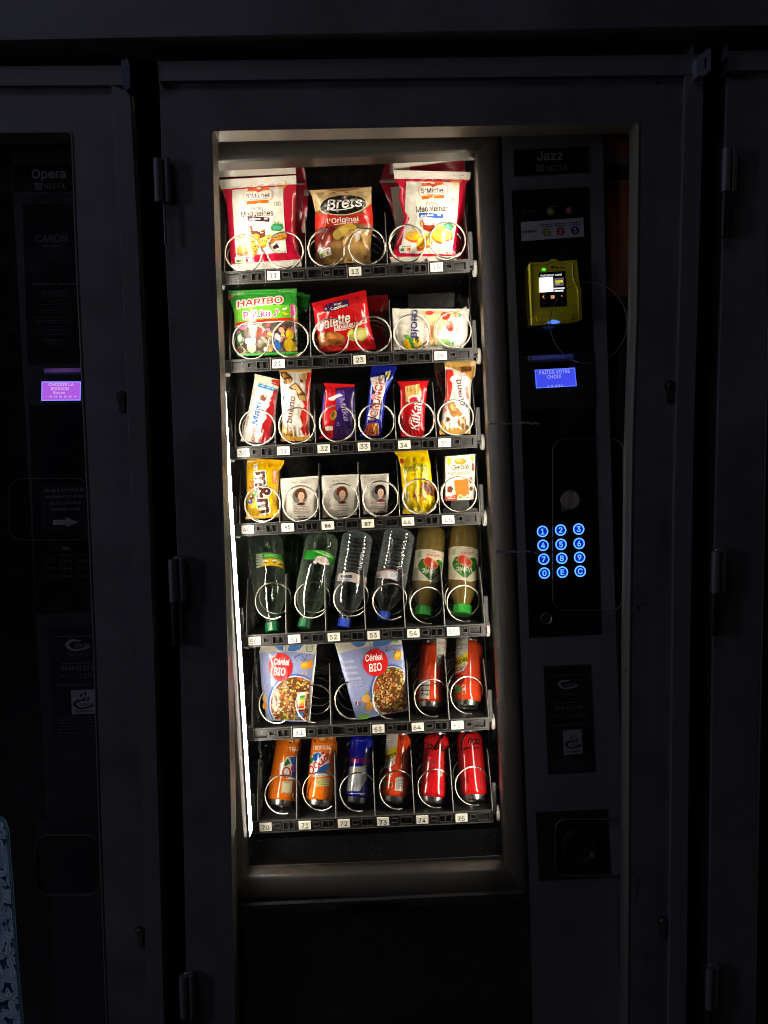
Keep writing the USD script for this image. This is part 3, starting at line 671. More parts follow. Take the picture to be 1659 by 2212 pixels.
KG = emission('key_glow', (.075, .27, 1.0), 2.4); KD = emission('key_glow_dim', (.003, .018, .42), 1.0)
KEYS = [('1', 1172, 1148), ('2', 1211, 1145), ('3', 1250, 1143), ('4', 1173, 1178), ('5', 1212, 1176), ('6', 1251, 1174), ('7', 1174.5, 1208), ('8', 1213.5, 1206), ('9', 1252, 1204), ('0', 1176, 1238), ('E', 1215, 1236), ('C', 1253.5, 1234)]
for t, x, y in KEYS:
    kc = part('key', slab(Polygon(FD.hit(np.array(ellipse(x, y, 11.8, 11.8, n=10).exterior.coords), -.002)), -.001, -.0022, FD), KD, mach)
    A = Art(); A.add(ellipse(x, y, 12.3, 12.3, n=12).difference(ellipse(x, y, 9.6, 9.6, n=12)), '#ffffff').text(t, x, y, 11.5, '#ffffff', rot=2, bold=True)
    printed('key_mark', A, flat_place(FD, -.0023), KG, kc, edge=0)
lk = part('column_lock', lathe(FD.at((1180, 1336), -.001)[0], -FD.Y, [(0, .012), (.004, .012), (.005, .010), (.003, .008), (.0035, .0005)], 24), mat('dull_nickel', (.16, .155, .15), .3, metal=.8), mach, smooth=35)
def service_sticker(parent, quad, code, fr, w, dim=1.0):
    q = np.array(quad, float)
    def B(s, t): return (q[0] * (1 - s) + q[1] * s) * (1 - t) + (q[3] * (1 - s) + q[2] * s) * t
    st = part('service_sticker', slab(Polygon(fr.hit(q, w)), w + .0006, w - .0002, fr), mat('sticker_black', (.010, .010, .013), .4), parent)
    a = Art(); rot = math.degrees(math.atan2(q[0][1] - q[1][1], q[1][0] - q[0][0])); sc = np.linalg.norm(q[1] - q[0]) / 101
    g, g2 = '#8b8c92', '#66676c'
    def T(t, s, v, h, c=g, **k): x, y = B(s, v); a.text(t, x, y, h * sc, c, rot=rot, **k)
    x, y = B(.5, .09); a.lines(x, y, 80 * sc, 1, 4, 1.3, g2, rot=rot)
    for s_ in (0, 1):
        pass
    cx, cy = B(.49, .18)
    def swoosh(cx, cy, k, c):
        a.add(Polygon(np.vstack([curve([(cx + 6 * k, cy - 9 * k), (cx - 12 * k, cy - 10 * k), (cx - 21 * k, cy - 1 * k), (cx - 8 * k, cy + 9 * k), (cx + 16 * k, cy + 5 * k), (cx + 22 * k, cy)]), curve([(cx + 20 * k, cy), (cx + 10 * k, cy + 4 * k), (cx - 6 * k, cy + 6 * k), (cx - 15 * k, cy - 1 * k), (cx - 9 * k, cy - 7 * k), (cx + 4 * k, cy - 7.5 * k)])])).buffer(.3), c)
        a.text('ARON', cx + 7 * k, cy, 6.5 * k, c, rot=rot, width=24 * k)
    swoosh(cx, cy, sc, g); T('Service', .5, .262, 6.5, g2, width=37 * sc)
    x, y = B(.49, .345); a.lines(x, y, 66 * sc, 1, 4, 1.6, g2, rot=rot, seed=5)
    T('01 46 12 17 25', .50, .39, 7, g, width=58 * sc); T('Machine N°', .30, .465, 4, g2, width=23 * sc); T(code, .68, .465, 8, g2, width=34 * sc)
    T('LA FRAÎCHEUR CARON S’ENGAGE', .49, .55, 4.6, g2, width=76 * sc)
    qq = [B(.35, .60), B(.75, .597), B(.75, .825), B(.35, .828)]; a.poly(qq, '#8f9096')
    cx, cy = B(.555, .74); swoosh(cx, cy, .82 * sc, '#16161a')
    for dx, dy, r_ in ((-4, -16, 60), (3, -19, 110), (8, -10, 80), (1, -10, 40)): a.ell(cx + dx * sc, cy + dy * sc, 4 * sc, 1.7 * sc, '#16161a', rot=r_)
    x, y = B(.555, .80); a.text('DURABLE', x, y, 4 * sc, '#16161a', rot=rot, width=30 * sc, bold=True)
    x, y = B(.5, .925); a.lines(x, y, 82 * sc, 6, 5.2 * sc, 1.5 * sc, '#4c4d52', rot=rot, seed=9)
    printed('sticker_lettering', a, flat_place(fr, w - .0003), PAPER, st, edge=0)
service_sticker(mach, [(1174, 1440), (1276, 1435), (1286, 1667), (1184, 1673)], '13605', FD, -.0008)
cr = part('coin_return', slab(mpoly([(1157, 1755), (1312, 1748), (1320, 1896), (1165, 1903)], -.001), .001, -.001, FD), mat('coin_black', (.012, .012, .013), .35), mach)
part('return_cup', lathe(FD.at((1250, 1828), -.0012)[0], -FD.Y, [(0, .036), (.010, .034), (.011, .030), (.002, .026), (.0015, .0006)], 32), mat('coin_black2', (.016, .016, .017), .3), cr, smooth=35)
# delivery flap
part('delivery_flap', slab(mpoly([(508, 1941), (1140, 1934), (1160, 2500), (520, 2500)], .004), .03, .004, FD), mat('flap_black', (.014, .014, .014), .22, rvary=.06), mach)
part('flap_rail', bx(FD.hit([(512, 1940)], 0)[0][0], FD.hit([(1136, 1936)], 0)[0][0], -.004, .02, FD.hit([(800, 1964)], 0)[0][1], FD.hit([(800, 1938)], 0)[0][1], FD, .004), mat('flap_rail', (.035, .035, .034), .35), mach)
rec = Polygon(np.vstack([curve([(706, 1977), (740, 1957), (800, 1949), (860, 1950), (900, 1962), (918, 1976)]), [(918, 1980), (706, 1982)]]))
part('flap_grip', slab(Polygon(FD.hit(np.array(rec.exterior.coords), -.0045)), .0, -.0052, FD), mat('grip_black', (.004, .004, .004), .3), mach)
# boards seen through the gap beside the column
bd = thing('wooden_panel', 'brown wooden panel in the gap right of the control column', 'panel', FC.at((1330, 300), .12)[0])
WOOD = mat('brown_board', '#b8622a', .6, vary=.5, vscale=18, color2='#7c3a12')
part('board', slab(Polygon(FC.hit([(1270, 250), (1420, 245), (1415, 337), (1272, 340)], .112)), .125, .112, FC), WOOD, bd)
part('board', slab(Polygon(FC.hit([(1272, 391), (1412, 388), (1400, 640), (1276, 640)], .112)), .125, .112, FC), WOOD, bd)
part('edge_strip', slab(Polygon(FC.hit([(1272, 341), (1415, 338), (1414, 353), (1272, 356)], .112)), .122, .110, FC), PAINT, bd)
# ---------------------------------------------------------------- goods on the shelves
def interp_rows(rows, t):
    rows = np.asarray(rows, float); ym = (rows[:, 1] + rows[:, 3]) / 2
    tt = (ym - ym[0]) / (ym[-1] - ym[0])
    return np.stack([np.interp(t, tt, rows[:, k]) for k in range(4)], -1)
class Bag:
    """A pillow pack: silhouette rows (left x, y, right x, y) from top to bottom on a plane leaning back from depth w."""
    def __init__(s, art, rows, w, lean=4, T=.016, seal=(.07, .06), ripple=.0012, crease=.0016, seed=1, waves=7, power=.55, side=.5):
        s.rows = np.array([np.r_[art.P(r[:2]), art.P(r[2:])] for r in rows]); s.T, s.seal, s.rip, s.cre, s.seed, s.waves, s.pw = T, seal, ripple, crease, seed, waves, power
        a = math.radians(lean); s.n = -FM.Y * math.cos(a) + FM.Z * math.sin(a); s.side = side
        b = s.rows[-1]; s.p0 = FM.at(((b[0] + b[2]) / 2, (b[1] + b[3]) / 2), w)[0]
        s.base = s.p0
    def px(s, st):
        r = interp_rows(s.rows, st[:, 1]); return r[:, :2] * (1 - st[:, :1]) + r[:, 2:] * st[:, :1]
    def inv(s, p):
        p = np.asarray(p, float); r0, r1 = s.rows[0], s.rows[-1]; yt, yb = (r0[1] + r0[3]) / 2, (r1[1] + r1[3]) / 2
        st = np.stack([np.full(len(p), .5), (p[:, 1] - yt) / (yb - yt)], -1)
        for _ in range(12):
            st = np.clip(st, -.04, 1.04); q = s.px(st); e = p - q; d = 1e-3
            js = (s.px(st + [d, 0]) - q) / d; jt = (s.px(st + [0, d]) - q) / d
            det = js[:, 0] * jt[:, 1] - js[:, 1] * jt[:, 0]; det = np.where(abs(det) < 1e-9, 1e-9, det)
            st = st + np.clip(np.stack([(e[:, 0] * jt[:, 1] - e[:, 1] * jt[:, 0]) / det, (js[:, 0] * e[:, 1] - js[:, 1] * e[:, 0]) / det], -1), -.3, .3)
        return np.clip(st, 0, 1)
    def h(s, st, back=False):
        S, t = np.clip(st[:, 0], 0, 1), np.clip(st[:, 1], 0, 1)
        e = np.clip(4 * S * (1 - S), 0, 1) ** s.pw
        def sm(x): x = np.clip(x, 0, 1); return x * x * (3 - 2 * x)
        a, b = sm((t - s.seal[0]) / .22), sm((1 - s.seal[1] - t) / .2)
        z = s.T * e * a ** .8 * b ** .8
        p = np.stack([S * 5, t * 6, np.full_like(S, s.seed * 3.1)], -1)
        z = z + s.cre * (meshkit.fbm(p, 3, s.seed) - .5) * 2 * (.15 + .85 * a * b)
        rid = np.abs(meshkit.noise(np.stack([S * 4.2 + t * 1.3, t * 3.1 - S, np.full_like(S, s.seed * 1.7)], -1), s.seed + 5) - .5)
        z = z + s.cre * 1.3 * np.exp(-rid * 16) * e * (.15 + .85 * a * b)
        fade = np.exp(-np.clip(t - s.seal[0], 0, 1) * 9) * (t > s.seal[0]) + np.exp(-np.clip(1 - s.seal[1] - t, 0, 1) * 9) * (t < 1 - s.seal[1])
        z = z + s.rip * fade * np.sin(S * s.waves * 6.283 + 1.3 * np.sin(t * 9 + s.seed)) * e
        
        return -(s.T * .55 * e * a * b) - .0006 if back else z
    def place(s, p, e):
        st = s.inv(p); return on_plane(p, s.p0, s.n) + s.n * (s.h(st) + e)[:, None]
    def mesh(s, nu=36, nv=44):
        g = np.stack(np.meshgrid(np.linspace(0, 1, nu), np.linspace(0, 1, nv)), -1).reshape(-1, 2)
        base = on_plane(s.px(g), s.p0, s.n); V = np.vstack([base + s.n * (s.h(g) - .0006)[:, None], base + s.n * s.h(g, True)[:, None]]); f = []
        N = nu * nv
        i, j = np.meshgrid(np.arange(nv - 1), np.arange(nu - 1), indexing='ij'); a = (i * nu + j).ravel(); b, c, d = a + 1, a + nu + 1, a + nu
        f = np.vstack([np.c_[a, d, c], np.c_[a, c, b], np.c_[a, c, d] + N, np.c_[a, b, c] + N])
        rim = np.r_[np.arange(nu), np.arange(1, nv) * nu + nu - 1, (nv - 1) * nu + np.arange(nu - 2, -1, -1), np.arange(nv - 2, 0, -1) * nu]
        r2 = np.roll(rim, -1); f = np.vstack([f, np.c_[rim, r2, r2 + N], np.c_[rim, r2 + N, rim + N]])
        return trimesh.Trimesh(V, f, process=False)
_film = {}
def film(color, rough=.24, metal=0.0):
    k = (color, rough, metal)
    if k not in _film: _film[k] = mat('film_%03d' % len(_film), color, rough, metal=metal, coat=.35, bump=.38, bscale=30, bdist=.006)
    return _film[k]
def bag(name, label, cat_, art, rows, w, color, group=None, m=None, rough=.24, pm=None, edge=5.0, nu=36, nv=44, **k):
    b = Bag(art, rows, w, **k); t = thing(name, label, cat_, b.base, FM, group)
    bb = part('wrapper', b.mesh(nu, nv), m or film(color, rough), t, smooth=True)
    if art.items: printed('front_print', art, b.place, pm or PRINT, t, edge=edge, step=.00014)
    return t, b

class Round:
    """A can or bottle whose axis runs between two survey points, standing on the tray and leaning back."""
    def __init__(s, art, bottom, top, rpx, lean, tray=None, w=None, r=None):
        pb, pt = art.P(bottom), art.P(top); a = math.radians(lean)
        if w is None:
            fl = TRAY_V[tray] + .0085 + .028 * math.sin(a); o = FM.O + FM.Z * fl
            s.B = on_plane(pb, o, FM.Z)[0]; wb = (s.B - FM.O) @ FM.Y
            if not .07 < wb < .14: s.B = FM.at(pb, min(max(wb, .075), .14))[0]
        else: s.B = FM.at(pb, w)[0]
        n = -FM.Y * math.cos(a) + FM.Z * math.sin(a); Tp = on_plane(pt, s.B, n)[0]
        s.L = np.linalg.norm(Tp - s.B); s.A = (Tp - s.B) / s.L
        s.r = r if r else rpx * art.k / F * ((s.B + Tp) / 2 - CAM) @ _f
        s.X = np.cross(s.A, n); s.X /= np.linalg.norm(s.X); s.N = np.cross(s.X, s.A)
        if s.N @ n < 0: s.N = -s.N
    def place(s, p, e, rf=1.0):
        d = ray(p); d = d / np.linalg.norm(d, axis=1, keepdims=True); R = s.r * rf
        o = CAM - s.B; do = d - (d @ s.A)[:, None] * s.A; oo = o - (o @ s.A) * s.A
        a = (do ** 2).sum(1); b = 2 * do @ oo; c = oo @ oo - R * R; disc = b * b - 4 * a * c
        t = (-b - np.sqrt(np.maximum(disc, 0))) / (2 * a); q = CAM + d * t[:, None]
        rel = q - s.B; hh = rel @ s.A; rad = rel - hh[:, None] * s.A; rad /= np.linalg.norm(rad, axis=1, keepdims=True)
        return s.B + hh[:, None] * s.A + rad * (R + e)
def can(name, label, art, bottom, top, rpx, tray, color, lean=30, m=None, group=None, tall=None, neck=.82, taper=.012):
    c = Round(art, bottom, top, rpx, lean, tray); L = tall or c.L; r = c.r
    t = thing(name, label, 'drink can', c.B, FM, group)
    part('can_body', lathe(c.B, c.A, [(.0105, r * .86), (.014, r * .955), (.0185, r), (.03, r), (L * .5, r), (L - .020, r), (L - .012, r * .95), (L - taper * .6, r * neck)], 48), m or mat('can_' + name + color.strip('#'), color, .14, metal=.1, coat=.6), t, smooth=45)
    part('can_base', lathe(c.B, c.A, [(.010, .0006), (.0085, r * .45), (.004, r * .68), (.0006, r * .735), (0, r * .76), (.0006, r * .785), (.005, r * .83), (.0106, r * .862)], 48), ALU, t, smooth=50)
    part('can_lid', lathe(c.B, c.A, [(L - taper * .62, r * neck), (L - .004, r * (neck + .015)), (L - .002, r * (neck + .03)), (L, r * neck), (L - .004, r * (neck - .05)), (L - .0045, .0006)], 40), ALU, t, smooth=40)
    cl = Round(art, bottom, top, rpx, lean, tray)
    if art.items: printed('can_print', art, lambda p, e: c.place(p, e), CANPRINT, t, edge=3.2, step=.00010, eps=.00025)
    return t, c
WATER = clear('clear_bottle', tint=(.90, .93, .93), ior=1.95, gloss=(1, 1, 1), bump=.7, haze=.24, hazec=(.62, .68, .70))
GREENB = clear('green_tinted_bottle', tint=(.78, .88, .78), ior=1.95, bump=.7, haze=.22, hazec=(.48, .60, .46))
DKGREEN = clear('green_bottle', tint=(.05, .30, .07), ior=1.42, haze=.12, hazec=(.05, .35, .08))
JUICE = mat('juice_bottle', '#6c5828', .10, coat=.8, spec=.7, vary=.4, vscale=25, color2='#7e6830', bump=.3, bscale=40, bdist=.003)
def bottle(name, label, art, bottom, top, rpx, tray, glass, capc, lean=26, ribs=0, lobes=0, neck=.33, capr=.42, capl=.085, group=None, shoulder=None, w=None, band=None, bandcol=None, bandpm=None):
    """lies cap down and forward; bottom = cap end"""
    c = Round(art, bottom, top, rpx, lean, tray, w=w); L, r = c.L, c.r
    t = thing(name, label, 'bottle', c.B, FM, group)
    cl = L * capl
    part('cap', lathe(c.B, c.A, [(0, .0005), (0, r * capr * .9), (.0012, r * capr), (cl, r * capr), (cl, r * neck)], 40, ex=lambda h, a: 1 + .018 * np.sign(np.sin(a * 40)) * (h > .001)), mat('cap_' + capc.strip('#'), capc, .35, coat=.2), t, smooth=30)
    sh = shoulder or [(.10, .34), (.13, .36), (.16, .45), (.20, .62), (.25, .78), (.31, .90), (.38, .97), (.44, 1.0)]
    prof = [(cl + .0004, neck * r)] + [(L * a, b * r) for a, b in sh]
    if ribs:
        for k in range(ribs * 6 + 1):
            x = .50 + (.94 - .50) * k / (ribs * 6); prof.append((L * x, r * (1 - .075 * (.5 - .5 * math.cos(k / 6 * 2 * math.pi)))))
    else: prof += [(L * .5, r), (L * .70, r), (L * .84, r), (L * .90, r * .99)]
    if not lobes: prof += [(L * .965, r * .93), (L * .985, r * .80), (L * .99, r * .5), (L * .975, .001)]
    else: prof += [(L * (.90 + .09 * math.sin(q)), r * (.99 * math.cos(q) ** .6 + .001)) for q in np.linspace(.15, 1.5, 9)]
    ex = (lambda h, a: np.where(h > L * .905, 1 - .20 * np.clip((h - L * .905) / (L * .05), 0, 1) * (.5 + .5 * np.cos(a * 5)), 1.0)) if lobes else None
    part('bottle_body', lathe(c.B, c.A, prof, 60, ex), glass, t, smooth=60)
    if band:
        part('label_sleeve', lathe(c.B, c.A, [(L * band[0], r * 1.006), (L * (band[0] + band[1]) / 2, r * 1.006), (L * band[1], r * 1.006)], 60), mat('sleeve_' + bandcol.strip('#'), bandcol, .38, coat=.2), t, smooth=60)
    if art.items: printed('label_print', art, lambda p, e: c.place(p, e, 1.007), PRINT, t, edge=3.0, step=.0001, eps=.0003)
    return t, c

def logo_cake(A, x, y, k, pill, pillcol, green):
    """the cake bags' front: crest plaque, lettering, jug, cakes"""
    A.poly([(x - 120 * k, y - 100 * k), (x + 115 * k, y - 118 * k), (x + 118 * k, y + 88 * k), (x - 118 * k, y + 105 * k)], '#e06410')
    pl = affinity.rotate(rr(x - 148 * k, y - 62 * k, x + 150 * k, y + 62 * k, 28 * k), -3, origin=(x, y))
    A.add(pl.buffer(5 * k), '#e06410').add(pl, '#f2e6d6').add(affinity.scale(pl, .96, .91), '#f1ece2')
    A.poly([(x - 45 * k, y - 105 * k), (x, y - 60 * k), (x + 42 * k, y - 108 * k), (x + 40 * k, y - 60 * k), (x, y - 28 * k), (x - 30 * k, y - 62 * k)], '#d6531a').ell(x, y - 100 * k, 24 * k, 16 * k, '#f0ddd0')
    A.text("S'Michel", x, y + 6 * k, 56 * k, '#3b2420', rot=2, bold=True, width=255 * k)
    A.line(curve([(x - 110 * k, y + 46 * k), (x, y + 56 * k), (x + 115 * k, y + 42 * k)]), 6 * k, '#8a5a40')
    A.text('Petites', x - 5 * k, y + 145 * k, 38 * k, '#46372c', rot=2, shear=.12, width=130 * k)
    A.text('Madeleines', x - 5 * k, y + 200 * k, 58 * k, '#3b2e24', rot=3, width=345 * k, bold=True)
    px0, px1, py = pill
    A.add(affinity.rotate(rr(px0, py - 24, px1, py + 24, 12), 3), pillcol); A.lines((px0 + px1) / 2, py, (px1 - px0) * .82, 1, 10, 16, '#e8dfe0', rot=3, seed=3, ragged=0)
def jug(A, x, y, k, c1, c2):
    A.poly([(x - 90 * k, y - 55 * k), (x - 60 * k, y - 70 * k), (x + 60 * k, y - 62 * k), (x + 80 * k, y + 60 * k), (x, y + 85 * k), (x - 70 * k, y + 55 * k)], c1)
    A.ell(x, y - 45 * k, 78 * k, 30 * k, '#f3ead8').ell(x, y - 10 * k, 62 * k, 12 * k, '#e9dcc6').add(ellipse(x - 88 * k, y - 20 * k, 26 * k, 36 * k).difference(ellipse(x - 86 * k, y - 20 * k, 15 * k, 24 * k)), c2)
def cake(A, x, y, rx, ry, rot, dots=0, seed=0, c1='#e0a63c', c2='#c9702c'):
    A.ell(x, y + ry * .45, rx, ry * .75, c2, rot=rot).ell(x, y - ry * .1, rx * .96, ry * .9, c1, rot=rot).ell(x - rx * .25, y - ry * .35, rx * .45, ry * .35, '#eec468', rot=rot)
    r = random.Random(seed)
    for _ in range(dots): A.ell(x + r.uniform(-.7, .7) * rx, y + r.uniform(-.6, .5) * ry, 6, 5, '#3a2414', n=4) if False else A.add(ellipse(x + r.uniform(-.7, .7) * rx, y + r.uniform(-.6, .5) * ry, 6, 5, 0, 3), '#3a2414')
def nutri(A, x, y, w, h, rot=3, hit=3):
    A.add(affinity.rotate(rr(x - w / 2, y - h / 2, x + w / 2, y + h / 2, h * .2), -rot), '#e9e6df')
    for i, c in enumerate(('#1e7a3c', '#6fae30', '#e8b923', '#e07a1e', '#cc3320')):
        A.add(affinity.rotate(sbox(x - w * .42 + i * w * .135, y - h * .05, x - w * .42 + (i + 1) * w * .135, y + h * .36), -rot, origin=(x, y)), c)
    A.add(affinity.rotate(rr(x - w * .44 + hit * w * .135, y - h * .14, x - w * .40 + (hit + 1) * w * .135, y + h * .44, h * .1), -rot, origin=(x, y)), '#e2ddd4').lines(x, y - h * .27, w * .7, 1, 4, h * .12, '#555550', rot=rot)

RED = '#c80d34'
# --- row 1: tags 11, 13, 15
for k, (rows, w, sealq, lb) in enumerate([
    ([(190, 300, 1080, 268), (230, 395, 1083, 330), (275, 560, 1060, 520), (300, 900, 1040, 830), (320, 1200, 1060, 1170)], .125, [(185, 295), (1085, 262), (1088, 332), (226, 400)], 'second red cake bag with white seal, just behind the front one above tag 11'),
    ([(240, 395, 1115, 370), (270, 470, 1118, 450), (300, 700, 1100, 680), (320, 1200, 1090, 1170)], .180, [(235, 390), (1120, 366), (1122, 452), (266, 475)], 'third red cake bag, hindmost above tag 11, only its right edge showing')]):
    A = Art(800, 600, 600); A.poly(sealq, '#d9d2c9'); bag('cake_bag', lb, 'cake bag', A, rows, w, RED, T=.014, seed=11 + k, nu=20, nv=24)
A = Art(800, 600, 600)
A.poly([(140, 285), (985, 235), (990, 332), (180, 388)], '#ddd6cc').poly([(285, 1196), (1040, 1140), (1045, 1220), (305, 1270)], '#d6cfc6')
A.poly([(300, 400), (850, 365), (865, 700), (893, 1085), (345, 1120)], '#e4ded2')
A.poly([(700, 352), (775, 345), (775, 372), (700, 376)], '#a01638').poly([(770, 348), (862, 340), (862, 370), (770, 376)], '#e8951c').text('FACILE', 816, 358, 18, '#5c2010', rot=4, bold=True, width=72)
A.add(LineString([(872, 300), (880, 350), (850, 390), (800, 398)]).buffer(5), '#d8a63a')
logo_cake(A, 588, 487, 1.0, (475, 715, 748), '#43242e', 0)
A.add(affinity.rotate(sbox(762, 558, 828, 596), -5).difference(affinity.rotate(sbox(767, 563, 823, 591), -5)), '#5b5048').text('x5', 796, 577, 22, '#4a4038', rot=5, bold=True)
jug(A, 595, 875, 1.0, '#6e3418', '#a2521f')
A.poly([(730, 805), (850, 785), (862, 830), (830, 872), (735, 870)], '#3f9440').ell(795, 835, 48, 22, '#4fb3a0', rot=5).poly([(770, 800), (762, 765), (790, 790), (810, 760), (815, 795)], '#6aa832')
A.line([(350, 900), (470, 985)], 16, '#d6b25a').line([(400, 890), (480, 985)], 14, '#caa048')
cake(A, 540, 950, 75, 40, 15, 0, 1); cake(A, 440, 1050, 90, 50, 15, 8, 2); cake(A, 680, 980, 110, 48, 22, 12, 3); cake(A, 815, 930, 85, 38, 12, 9, 4); cake(A, 535, 1060, 60, 52, 40, 12, 5)
A.poly([(745, 1040), (790, 1000), (820, 1040), (760, 1060)], '#3c261a').text('75g e', 838, 1078, 26, '#4a4038', rot=4)
nutri(A, 422, 1152, 185, 62)
bag('cake_bag', 'red and white bag of small chocolate chip cakes, front one above tag 11', 'cake bag', A, [(145, 290, 980, 240), (185, 385, 985, 330), (235, 560, 985, 520), (258, 850, 975, 830), (275, 1100, 1020, 1070), (290, 1190, 1035, 1130), (310, 1265, 1040, 1215)], .070, RED, T=.020, seed=3)

A = Art(800, 600, 600)
A.poly([(1128, 398), (1300, 392), (1450, 420), (1560, 400), (1700, 372), (1798, 360), (1798, 540), (1760, 600), (1250, 640), (1196, 640), (1160, 470)], '#c9aa78'); A.poly([(1190, 655), (1300, 700), (1500, 735), (1690, 690), (1802, 545), (1820, 760), (1800, 805), (1690, 800), (1430, 832), (1190, 835)], '#c4281a')
A.poly([(1190, 835), (1410, 832), (1425, 900), (1380, 1020), (1290, 1070), (1184, 1060)], '#701c16').poly([(1290, 960), (1400, 905), (1420, 960), (1330, 1075), (1270, 1080)], '#8a3020')
A.ell(1500, 592, 258, 128, '#d9c9a0', rot=6).ell(1500, 592, 248, 118, '#17120f', rot=6)
A.text('Brets', 1520, 588, 104, '#f2efe8', rot=7, bold=True, shear=.22, width=370).line(curve([(1330, 660), (1450, 668), (1600, 640)]), 10, '#f2efe8')
for i, c in enumerate(('#2b4aa8', '#e8e8e8', '#c23030')): A.add(affinity.rotate(sbox(1490 + i * 20, 492, 1510 + i * 20, 540), 8), c)
A.text('LE CHIPSIER FRANÇAIS', 1440, 480, 14, '#d8cfc0', rot=10, width=140)
A.text("l'Original", 1500, 766, 48, '#f0e9dc', rot=5, bold=True, width=340).lines(1530, 805, 260, 1, 10, 10, '#e9cfc0', rot=6)
A.ell(1530, 880, 120, 62, '#d9ae3c', rot=20).ell(1500, 890, 70, 36, '#e8c763', rot=20).ell(1640, 930, 90, 50, '#b07c30', rot=60).ell(1440, 930, 46, 56, '#d2ae58')
A.poly([(1500, 1000), (1560, 880), (1700, 850), (1790, 900), (1788, 1180), (1500, 1185)], '#b58a4c').poly([(1620, 880), (1700, 850), (1680, 960), (1640, 1000)], '#d9cdb8')
nutri(A, 1305, 1092, 130, 62, rot=12)
bag('crisp_bag', 'gold, red and black bag of crisps above tag 13', 'crisp bag', A, [(1125, 395, 1800, 355), (1160, 450, 1798, 440), (1195, 600, 1800, 560), (1195, 830, 1815, 790), (1185, 1020, 1790, 1000), (1190, 1190, 1795, 1185)], .074, '#8a6638', T=.026, crease=.0042, ripple=.0026, seed=5, waves=5, seal=(.05, .04))

A = Art(1350, 600, 600); A.poly([(355, 260), (1305, 210), (1305, 292), (372, 320)], '#cfc7bd').poly([(485, 370), (700, 350), (700, 1080), (570, 1080)], '#ddd6c8')
bag('cake_bag', 'red cake bag half hidden, behind the one above tag 15', 'cake bag', A, [(360, 265, 1300, 215), (375, 315, 1300, 290), (480, 560, 1290, 520), (570, 900, 1280, 900), (560, 1150, 1280, 1150)], .135, RED, T=.014, seed=8, nu=20, nv=24)
A = Art(1350, 600, 600)
A.poly([(518, 180), (1350, 200), (1343, 282), (526, 274)], '#e2dbd0').poly([(472, 1118), (1196, 1106), (1196, 1156), (494, 1176)], '#d9d2c8')
A.poly([(655, 305), (1228, 325), (1205, 700), (1145, 1090), (585, 1078), (630, 860), (690, 720), (640, 640)], '#e8e2d4')
A.poly([(1065, 298), (1140, 302), (1140, 326), (1065, 322)], '#b01c3c').poly([(1135, 300), (1225, 304), (1220, 330), (1135, 328)], '#e8951c').add(LineString([(1240, 262), (1245, 310), (1215, 345), (1170, 345)]).buffer(5), '#d8a63a')
for i, ch in enumerate('RELIEME'): A.text(ch, 1165 + i * 18, 232 + 10 * math.sin(i / 6 * 3.1), 13, '#4d4638', rot=-30 + i * 10, bold=True)
logo_cake(A, 938, 435, 1.0, (785, 1048, 710), '#3a6abf', 0)
A.add(affinity.rotate(sbox(1103, 514, 1170, 558), 3).difference(affinity.rotate(sbox(1108, 519, 1165, 553), 3)), '#5b5048').text('x5', 1138, 536, 24, '#4a4038', rot=-3, bold=True)
jug(A, 895, 815, .85, '#a5331c', '#c26a28')
A.poly([(1045, 800), (1110, 778), (1172, 800), (1130, 862), (1060, 835)], '#58a032').ell(1105, 820, 42, 22, '#4fb3a0', rot=-10)
A.line([(690, 790), (780, 900)], 14, '#d6b25a')
cake(A, 720, 925, 78, 50, -15, c1='#f0b726', c2='#d65a1c'); cake(A, 1020, 860, 60, 44, 0, c1='#f0c030', c2='#dd7a1c'); cake(A, 880, 960, 60, 60, 30, c1='#f2cc50', c2='#dd7a1c'); cake(A, 820, 985, 62, 55, 40, c1='#efb020', c2='#d65a1c'); cake(A, 1000, 930, 80, 52, -20, c1='#f4c52a', c2='#dd6a1c'); cake(A, 1095, 915, 62, 45, 15, c1='#ecb82a', c2='#d65a1c')
A.text('200g e', 1085, 1072, 20, '#4a4038'); nutri(A, 658, 1035, 155, 62, rot=2, hit=2)
bag('cake_bag', 'red and white bag of plain yellow cakes, front one above tag 15', 'cake bag', A, [(525, 185, 1345, 205), (530, 268, 1338, 278), (590, 360, 1300, 320), (575, 480, 1270, 480), (640, 700, 1220, 700), (545, 960, 1195, 930), (500, 1085, 1185, 1085), (480, 1120, 1190, 1110), (500, 1170, 1190, 1150)], .070, RED, T=.020, seed=21)

# --- row 2: tags 21, 23, 25
GRN = '#2f9a2c'
for k, (dx, w) in enumerate(((95, .160), (50, .118))):
    A = Art(850, 1100, 550); A.poly([(560 + dx, 100), (935 + dx * 1.6, 110 + dx * .5), (935 + dx * 1.6, 150 + dx * .5), (560 + dx, 140)], '#3fae3a')
    bag('sweet_bag', ['green sweet bag furthest back above tag 21', 'green sweet bag second in line above tag 21'][k], 'sweet bag', A, [(150 + dx, 112, 935 + dx * 1.7, 95 + dx * .6), (180 + dx, 200, 930 + dx * 1.6, 190 + dx * .5), (220 + dx, 500, 920 + dx, 480), (230 + dx, 850, 900 + dx, 830)], w, '#1f7a24', T=.010, seed=31 + k, nu=20, nv=24)
A = Art(850, 1100, 550)
for k in range(5): A.line([(130, 118 + k * 18), (930, 96 + k * 16)], 5, '#58b84a' if k % 2 == 0 else '#37a035')
A.poly([(195, 330), (500, 310), (940, 300), (944, 470), (205, 520)], '#6cb42c').poly([(122, 160), (190, 155), (180, 195), (125, 225)], '#b0603a')
A.poly([(200, 500), (945, 442), (948, 480), (203, 542)], '#c8281c').poly([(203, 535), (948, 474), (949, 486), (203, 548)], '#e8ddd0')
A.poly([(203, 548), (949, 486), (946, 832), (228, 856)], '#4a463f')
